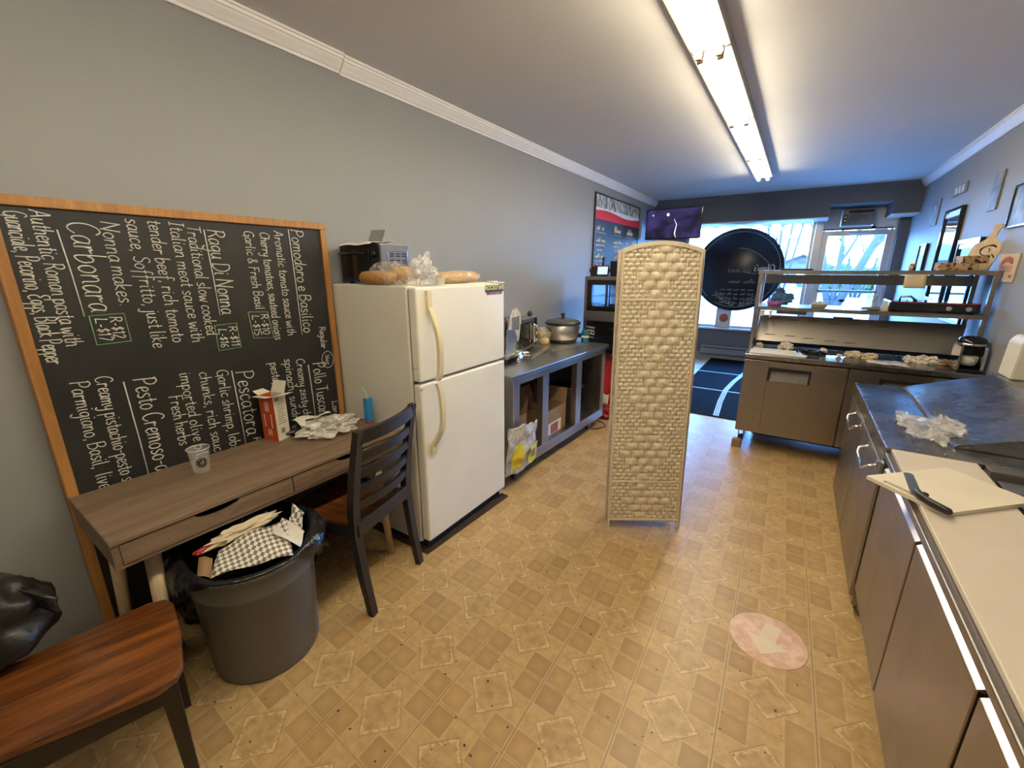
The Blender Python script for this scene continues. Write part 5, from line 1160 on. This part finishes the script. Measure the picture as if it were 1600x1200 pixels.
MB().lathe([(0, 0), (.05, 0), (.068, .035), (.062, .04), (.045, .008), (0, .008)], (-.155, 4.6, 1.2655), 24).build('basket', 'basket_pink', pk)
MB().blob((-.105, 4.62, 1.33), (.085, .05, .055), 3, .25, 3, 4, True, .15, 1.272).build('blossoms', 'petal_blue', pk)
MB().blob((-.13, 4.62, 1.39), (.035, .03, .035), 3, .3, 3, 9, True, .15).build('blossoms', 'petal_blue', pk)
tag(MB().box(-.255, -.215, 4.425, 4.432, 1.185, 1.233, .001).build('white_tag', 'paper_white'), 'small white tag under the left end of the lower shelf', 'tag')
tag(MB().prism([(-.185, 1.228), (-.155, 1.233), (-.16, 1.2), (-.165, 1.175), (-.178, 1.175), (-.176, 1.2)], 'y', 4.425, 4.43).build('cream_tag', 'paper_cream'), 'small cream T-shaped clip under the lower shelf beside the white tag', 'clip')
MB().box(-.14, .10, 4.845, 4.85, 1.172, 1.236, .001).build('back_plate', 'steel_dark', os_)

# ------------------------------------------------------------------ near stainless undercounter fridge with long white board
nf = thing('undercounter_fridge', 'long stainless undercounter fridge under the long white board, nearest the camera at right', 'fridge counter', (.8, .9, 0))
NY0, NY1, NX = -.62, 2.235, .41
MB().box(.446, 1.18, NY0, NY1, .20, .815).box(.446, 1.18, NY0 + .03, NY1 - .03, .13, .20).build('cabinet_body', 'steel_front', nf)
for y0, y1 in ((1.618, 2.205), (1.052, 1.602), (.47, 1.036), (-.58, .455)):
    d = MB().box(NX, .447, y0, y1, .20, .788, .003).build('door', 'steel_front', nf)
    MB().prism([(NX + .002, .788), (NX + .034, .808), (NX + .034, .788)], 'y', y0 + .002, y1 - .002).build('grip_rail', 'aluminium', d)
MB().box(.4455, .452, NY0, NY1, .788, .815).build('door_gasket', 'black_gap', nf)
MB().box(NX, .705, NY0, NY1 + .03, .815, .840, .004).box(1.13, 1.185, NY0, NY1 + .03, .815, .86, .003).box(.705, 1.13, NY1 - .03, NY1 + .03, .815, .86, .003).build('top_frame', 'steel_front', nf)
MB().box(.705, 1.13, NY0, NY1 - .03, .812, .822).build('pan_well', 'steel_dark', nf)
for i in range(5): MB().box(.715, 1.12, NY1 - .05 - .33 * (i + 1), NY1 - .06 - .33 * i, .822, .838, .006).build('pan_lid', 'steel_top', nf)
for x in (.5, 1.1):
    for y in (NY0 + .1, NY1 - .12): caster(nf, x, y, .131, .04)
tag(MB().box(.430, .686, -.5, 2.275, .8405, .857, .003).build('cutting_board', 'cutting_board_clean'), 'long white cutting board running along the front of the near stainless counter', 'cutting board')
# loose board with a hand slot, knife on it
lbm = axes((.306, 1.872, .858), (.695, -.719, 0), (.719, .695, 0))
e_ = MB(lbm)
e_.box(0, .25, 0, .012, 0, .013).box(0, .25, .030, .36, 0, .013).box(0, .045, .012, .030, 0, .013).box(.165, .25, .012, .030, 0, .013)
tag(e_.build('cutting_board', 'cutting_board'), 'loose white cutting board lying askew across the long board, under the knife', 'cutting board')
kn = thing('knife', 'dark-handled knife with a wide grey blade lying on the loose white cutting board', 'knife', (.44, 1.83, .8712))
KM = axes((.428, 1.80, .8716), (.02, 1, 0), (-1, .02, 0))
MB(KM).prism([(-.012, -.013), (.168, -.015), (.178, -.006), (.170, .012), (-.012, .016)], 'z', 0, .0022).build('blade', 'steel_dark', kn)
MB(axes((.428, 1.80, .8716), (.02, 1, 0), (-1, .02, 0))).tube([(-.004, 0, .008), (-.02, .002, .010), (-.045, -.002, .011), (-.08, -.020, .011), (-.105, -.040, .011), (-.118, -.056, .010), (-.122, -.060, .010)], [.011, .0155, .0135, .0145, .0145, .013, .006], 16, flat=.8).blob((-.014, -.016, .008), (.010, .012, .008), 2, 0, 1, 0, False).build('handle', 'black_plastic', kn)

# ------------------------------------------------------------------ far stainless counter with raised sloping lid
fc = thing('stainless_counter', 'stainless counter with a raised sloping steel lid between the near counter and the prep station', 'counter', (.8, 2.9, 0))
CY0, CY1 = 2.275, 3.555
MB().box(.425, 1.18, CY0, CY1, .06, .78).box(.46, 1.15, CY0 + .02, CY1 - .02, 0, .06).build('cabinet_body', 'steel_front', fc)
MB().box(.41, 1.18, CY0, CY1, .78, .86, .005).build('counter_top', 'steel_top', fc)
for y0, y1 in ((2.285, 2.90), (2.915, 3.545)):
    d = MB().box(.41, .427, y0, y1, .10, .772, .003).build('door', 'steel_front', fc)
    yc = y0 + .20 if y0 < 2.6 else y0 + .16
    MB().tube([(.412, yc - .13, .745), (.372, yc - .125, .725), (.366, yc - .10, .705), (.366, yc + .10, .705), (.372, yc + .125, .725), (.412, yc + .13, .745)], .0075, 10).build('handle', 'chrome', d)
    for yy in (yc - .13, yc + .13): MB().box(.404, .411, yy - .016, yy + .016, .725, .765, .003).build('handle_plate', 'chrome', d)
MB().box(.402, .42, 2.238, 2.277, .20, .80, .008).build('corner_post', 'steel_dark', fc)
MB().blob((.409, 2.30, .27), (.003, .022, .035), 2, 0, 1, 0, False).build('vent_badge', 'steel_dark', fc)
lidp = MB().prism([(.645, .8605), (1.02, .8605), (1.02, 1.0), (.655, .875)], 'y', 2.42, 3.53, .003).build('sloping_lid', 'steel_top', fc)
MB().sweep([(.665, 2.86, .884), (.66, 2.85, .915), (.665, 2.80, .928), (.672, 2.75, .915), (.675, 2.74, .886)], .02, .005, (1, 0, 0)).build('handle', 'steel_dark', lidp)
MB().box(1.022, 1.183, 2.29, 3.62, .8605, 1.0, .003).build('rear_ledge', 'steel_top', fc)
for i, (x, y) in enumerate(((.52, 2.30), (.60, 2.30))): MB().lathe([(0, 0), (.006, 0), (.005, .004), (0, .004)], (x, y, .86), 10).build('screw', 'steel_dark', fc)
pg = thing('plastic_gloves', 'crumpled clear plastic bag lying on the stainless counter against the sloping lid', 'bag', (.58, 2.62, .8605))
MB().blob((.585, 2.60, .88), (.075, .17, .02), 4, .3, 2.6, 3, True, .15, .861).build('bag_bottom', 'glove_film', pg)
MB().blob((.67, 2.62, .905), (.04, .13, .014), 4, .3, 2.6, 8, True, .15, .88).build('bag_top', 'glove_film', pg)
MB().sheet(lambda u, v: (.505 + .05 * v + .02 * u, 2.70 + .20 * u - .04 * v, .866 + .02 * math.sin(PI * v) * (1 - .5 * u) + .006 * math.sin(18 * v)), 8, 10, False, .001).build('bag_neck', 'glove_film', pg)
jg = thing('jug', 'white plastic jug on the ledge behind the sloping steel lid, cut by the right edge', 'jug', (1.10, 3.48, 1.0005))
MB().prism([(1.045, 1.0005), (1.17, 1.0005), (1.165, 1.20), (1.14, 1.235), (1.075, 1.235), (1.052, 1.20)], 'y', 3.40, 3.58, .012).build('jug_body', 'jug_plastic', jg)
MB().cyl((1.105, 3.49, 1.232), (1.105, 3.49, 1.26), .024).build('cap', 'handle_cream', jg)

# ------------------------------------------------------------------ right wall pictures and mirrors
def framed(name, label, cat, y0, y1, z0, z1, dep, wd, fm, sm, surf, off=.001):
    t = thing(name, label, cat, (XR, (y0 + y1) / 2, z0))
    frame_rect(MB(), 'x', y0, y1, z0, z1, wd, XR - dep, XR - off, .002).build('frame', fm, t)
    MB().box(XR - dep * .55, XR - off, y0 + wd * .9, y1 - wd * .9, z0 + wd * .9, z1 - wd * .9).build(surf, sm, t)
    return t
m1 = framed('wall_mirror', 'large black-framed mirror on the right wall, the tallest of the frames', 'mirror', 5.78, 6.36, 1.27, 2.155, .035, .03, 'black_gloss', 'mirror', 'mirror_glass')
MB().box(XR - .028, XR - .02, 5.82, 6.32, 2.08, 2.118).build('top_strip', 'white_plastic', m1)
m2 = framed('wall_mirror', 'black-framed mirror low on the right wall behind the spotted boxes', 'mirror', 5.02, 5.62, 1.13, 1.835, .035, .035, 'black_gloss', 'mirror', 'mirror_glass')
MB().box(XR - .028, XR - .02, 5.06, 5.58, 1.76, 1.795).build('top_strip', 'white_plastic', m2)
f3 = framed('picture_frame', 'small black-framed picture on the right wall next to the door', 'picture', 6.90, 7.26, 1.42, 1.87, .03, .016, 'black_gloss', 'print_pale', 'picture')
MB().box(XR - .0175, XR - .0163, 7.0, 7.16, 1.54, 1.74).build('print', 'print_art', f3)
sg = thing('wall_plaque', 'narrow grey plaque on the right wall above the small picture near the window', 'plaque', (XR, 6.95, 2.06))
MB().box(XR - .012, XR - .001, 6.82, 7.12, 2.06, 2.335, .002).build('plaque', 'print_grey', sg); MB().lathe([(0, 0), (.028, 0), (.028, .001), (0, .001)], (0, 0, 0), 20).bm.free()
MB(axes((XR - .0125, 6.98, 2.25), (0, -1, 0), (0, 0, 1))).lathe([(0, 0), (.028, 0), (.028, .001), (0, .001)], (0, 0, 0), 20).build('round_mark', 'paper_white', sg)
sg2 = thing('wall_sign', 'small wide sign with pale lettering high on the right wall', 'sign', (XR, 6.15, 2.285))
MB().box(XR - .014, XR - .001, 5.92, 6.38, 2.285, 2.375, .002).build('sign_board', 'print_grey', sg2)
for y in (6.02, 6.13, 6.24): MB().box(XR - .0155, XR - .0135, y - .035, y + .035, 2.30, 2.36, .001).build('pale_panel', 'print_pale', sg2)
p3 = thing('wall_print', 'tall narrow unframed print high on the right wall, left of the cut-off frame', 'print', (XR, 5.06, 2.03))
MB().box(XR - .014, XR - .001, 4.97, 5.17, 2.03, 2.315, .002).build('print_panel', 'print_grey', p3)
MB().box(XR - .0150, XR - .0138, 4.99, 5.15, 2.05, 2.295).build('picture', 'print_art', p3)
framed('picture_frame', 'dark-framed picture on the right wall cut by the right edge of the photo', 'picture', 4.02, 4.63, 1.865, 2.15, .02, .014, 'black_gloss', 'print_art', 'picture')
ct = thing('wall_poster', 'beige poster with a red arched heading on the right wall beside the wooden paddle', 'poster', (XR, 4.41, 1.50))
MB().box(XR - .010, XR - .001, 4.245, 4.575, 1.502, 1.688, .002).build('sheet', 'poster_beige', ct)
cm = MB()
cm.prism([(4.31, 1.625), (4.33, 1.658), (4.40, 1.672), (4.47, 1.663), (4.52, 1.64), (4.52, 1.615), (4.46, 1.63), (4.40, 1.636), (4.34, 1.62)], 'x', XR - .0112, XR - .0095)
for i, (a, c) in enumerate(((.30, .52), (.31, .50), (.32, .50))): cm.box(XR - .0112, XR - .0098, 4 + a, 4 + c, 1.60 - i * .014, 1.605 - i * .014)
cm.box(XR - .0112, XR - .0098, 4.28, 4.33, 1.53, 1.55)
cm.build('red_print', 'poster_red', ct)

# ------------------------------------------------------------------ shop window: round sign and small poster
rs = thing('round_sign', 'large round black sign with white line drawing and reversed writing hanging in the shop window', 'sign', (-.905, 8.40, .88))
RC = (-.905, 8.40, 1.56)
RM = axes(RC, (-1, 0, 0), (0, 0, 1))      # the print faces the street, so it reads reversed from inside
MB(RM).lathe([(0, -.006), (.678, -.006), (.682, 0), (.678, .006), (0, .006)], (0, 0, 0), 72).build('disc', 'sign_black', rs)
ln = MB(RM); zf = -.0066
def rp(x, y): return (x, y, zf)
RMi = axes(RC, (1, 0, 0), (0, 0, 1)); zz = .0066
ln = MB(RMi)
def sk(pts, r=.004): ln.tube([(x, y, zz) for x, y in smooth_line(pts, 6)], r, 5, flat=.4)
sk([(.62 * math.cos(a), .62 * math.sin(a)) for a in [i * PI / 20 - .3 for i in range(28)]], .004)
sk([(.62 * math.cos(a), .62 * math.sin(a)) for a in [i * PI / 20 + 4.2 for i in range(27)]], .004)
sk([(-.02, .36), (.12, .34), (.28, .26), (.42, .14), (.47, .06)]); sk([(.48, .10), (.45, -.0), (.36, -.05), (.22, -.05), (.06, -.02)])
for s_ in (-1, 1):
    sk([(s_ * .02 + .05, -.60), (s_ * .14 + .05, -.56), (s_ * .26 + .05, -.48), (s_ * .34 + .05, -.40)])
    for i in range(6):
        x, y = s_ * (.05 + .055 * i) + .05, -.59 + .033 * i
        for dx, dy in ((s_ * .02, .07), (s_ * .075, -.005)):
            sk([(x, y), (x + dx * .6 - s_ * .012, y + dy * .6), (x + dx, y + dy), (x + dx * .6 + s_ * .012, y + dy * .5 - .004), (x, y)], .003)
ln.build('line_drawing', 'chalk', rs)
wl_ = MB(); YF_ = 8.3925
def rw(txt, x, z, length, h, r, m=None): handwrite(wl_, txt, (x, YF_, z), (-1, 0, 0), (0, 0, 1), length, h, r, (0, -1, 0))
rw("Colonni's", -.36, 1.55, .30, .10, .007)
wl_.build('reversed_lettering', 'chalk', rs)
wl_ = MB()
rw('or eat', -.70, 1.53, .36, .07, .0045); scribble(wl_, (-.62, YF_, 1.34), (-1, 0, 0), (0, 0, 1), .42, .08, .005, (0, -1, 0), 2, 4)
for i in range(4): scribble(wl_, (-.62, YF_, 1.22 - i * .075), (-1, 0, 0), (0, 0, 1), .52, .045, .004, (0, -1, 0), 5, i)
wl_.build('faded_lettering', 'chalk_dim', rs)
MB().tube([(-1.2, 8.40, 2.17), (-1.2, 8.42, 2.32)], .003, 6).build('hanging_wire', 'steel_dark', rs); MB().tube([(-.6, 8.40, 2.17), (-.6, 8.42, 2.32)], .003, 6).build('hanging_wire', 'steel_dark', rs)
wp = thing('window_poster', 'white poster with a red-brown round picture standing on the window sill below the round sign', 'poster', (-1.03, 8.475, .562))
frame_rect(MB(), 'y', -1.16, -.92, .562, .99, .012, 8.468, 8.482).build('frame', 'bin_grey', wp)
MB().box(-1.15, -.93, 8.472, 8.48, .572, .98).build('sheet', 'paper_white', wp)
MB(axes((-1.03, 8.4715, .74), (1, 0, 0), (0, 0, 1))).lathe([(0, 0), (.072, 0), (.072, .001), (0, .001)], (0, 0, 0), 32).build('round_picture', 'poster_circle', wp)
hl = MB(); scribble(hl, (-1.135, 8.4715, .90), (1, 0, 0), (0, 0, 1), .21, .03, .003, (0, -1, 0), 2, 9); hl.build('heading', 'poster_red', wp)
tag(MB().prism([(.545, 1.10), (.60, 1.075), (.66, 1.10), (.60, 1.125)], 'y', 8.527, 8.531).build('door_sticker', 'hedge'), 'small dark green oval sticker on the glass of the door', 'sticker')

# ------------------------------------------------------------------ the street outside
GZ = -.16
struct('ground_outside', MB().box(-120, 120, 8.7, 200, GZ - .3, GZ), 'snowy_ground')
tag(MB().box(-60, 60, 42, 56, GZ, GZ + .02).build('road', 'road_grey'), 'pale grey road beyond the shop window', 'road')['kind'] = 'structure'
tag(MB().box(-40, .6, 30, 40, GZ, GZ + .03).build('lawn', 'grass_pale'), 'strip of pale grass in front of the road', 'grass')['kind'] = 'stuff'
vl = MB()
n_ = 18
for i in range(n_):
    xa, xb = -3 + i * .28, -3 + (i + 1) * .28
    vl.prism([(xa, 2.75), (xa, 2.36)] + [(xa + .28 * k / 8, 2.36 - .035 * math.sin(PI * k / 8)) for k in range(1, 8)] + [(xb, 2.36), (xb, 2.75)], 'y', 9.3, 9.315)
av = thing('awning', 'blue scalloped awning edge outside along the top of the shop window', 'awning', (-.6, 9.0, 2.75))
vl.build('valance', 'awning_blue', av)
MB().prism([(8.62, 3.1), (9.3, 2.74), (9.3, 2.76), (8.62, 3.12)], 'x', -3, 2.04).build('canopy', 'awning_blue', av)
hs = thing('house', 'pale low gabled house across the street, right of the round sign', 'house', (0, 66, GZ))
MB().prism([(-3.0, GZ), (3.0, GZ), (3.0, 1.75), (0, 3.0), (-3.0, 1.75)], 'y', 62, 72).build('wall', 'brick_pale', hs)
MB().prism([(-3.3, 1.6), (0, 3.02), (3.3, 1.6), (3.3, 1.75), (0, 3.2), (-3.3, 1.75)], 'y', 61.6, 72.4).build('roof', 'roof_grey', hs)
MB().box(-.35, .35, 61.95, 62.02, 2.15, 2.4).build('gable_vent', 'roof_grey', hs)
MB().box(-2.2, -.9, 61.94, 62.02, .3, 1.2).build('window', 'road_grey', hs)
h2 = thing('house', 'wider grey house far across the street, left part of the window', 'house', (-12, 74, GZ))
MB().box(-22, -3.5, 72.5, 82, GZ, 2.6).build('wall', 'brick_pale', h2)
MB().prism([(71.8, 2.5), (77, 4.6), (82.6, 2.5)], 'x', -22.5, -3.2).build('roof', 'roof_grey', h2)
car = thing('car', 'pale car parked across the street, its wheels showing above the lower shelf', 'car', (1.1, 50, GZ + .02))
MB().prism([(-1.1, .25), (3.3, .25), (3.35, .75), (2.5, .85), (1.8, 1.35), (.3, 1.38), (-.5, .88), (-1.15, .78)], 'y', 49.2, 50.9, .06).build('body', 'car_white', car)
MB().prism([(.40, .9), (1.0, .9), (1.0, 1.28), (.62, 1.28)], 'y', 49.17, 49.2).prism([(1.08, .9), (2.15, .9), (1.72, 1.27), (1.08, 1.28)], 'y', 49.17, 49.2).build('side_window', 'road_grey', car)
for x in (.13, 2.1):
    for y in (49.25, 50.7): MB().cyl((x, y - .1, GZ + .35), (x, y + .1, GZ + .35), .33, seg=24).build('wheel', 'tyre', car)
def branch(mb, p, d, L, r, depth, rnd, spread=.55, minr=.006):
    q = p + d * L; mid = p + d * L * .5 + Vector((rnd.uniform(-1, 1), rnd.uniform(-1, 1), 0)) * L * .04
    mb.tube([p, mid, q], [r, r * .85, r * .7], 7 if r > .06 else 4, cap=False)
    if depth == 0: return
    for k in range(2 + (rnd.random() < .45)):
        nd = (d + Vector((rnd.uniform(-1, 1), rnd.uniform(-.6, .6), rnd.uniform(-.1, .6))) * spread).normalized()
        branch(mb, q, nd, L * rnd.uniform(.62, .85), max(minr, r * rnd.uniform(.5, .68)), depth - 1, rnd, spread, minr)
def tree(label, x, y, trunks, seed, depth, sub='twig'):
    rnd = random.Random(seed); t = thing('tree', label, 'tree', (x, y, GZ)); mb = MB(); tw = MB()
    for dx, lean, h_, r in trunks:
        p = Vector((x + dx * .3, y, GZ)); d = Vector((lean, 0, 1)).normalized()
        mb.tube([p, p + d * h_ * .5, p + d * h_], [r, r * .9, r * .75], 10)
        for k in range(3): branch(tw, p + d * h_ * (.75 + .12 * k), (d + Vector((rnd.uniform(-.7, .7), 0, .2))).normalized(), h_ * .38, r * .55, depth, rnd)
    mb.build('trunk', 'bark', t); tw.build('branches', 'twig', t)
    return t
tree('bare forked tree outside behind the glass door', 1.22, 22, [(-.2, -.22, 3.2, .13), (.1, .0, 2.6, .12), (.3, .34, 3.4, .17)], 3, 4)
tree('bare multi-stemmed tree outside between the round sign and the window post', -1.05, 28, [(-.6, -.14, 4.2, .07), (-.1, -.02, 4.4, .08), (.4, .06, 4.4, .07), (1.0, .13, 4.2, .06)], 8, 3)
tree('bare twiggy tree outside behind the right half of the glass door', 3.0, 34, [(-.6, -.2, 2.4, .08), (0, .02, 2.6, .1), (.6, .24, 2.4, .08)], 21, 5)
tree('bare tree far across the street behind the house', -4.2, 84, [(0, .02, 6.5, .2)], 5, 4)
hd = thing('hedge', 'dark green shrubs outside behind the lower half of the door glass', 'shrub', (3.0, 40, GZ))
for i, x in enumerate((1.6, 2.6, 3.7, 4.7)): MB().blob((x, 40 + .3 * i, .7), (.75, .7, .95 + .15 * (i % 2)), 4, .2, 3, i + 2, True, .12, GZ).build('shrub_crown', 'hedge', hd)
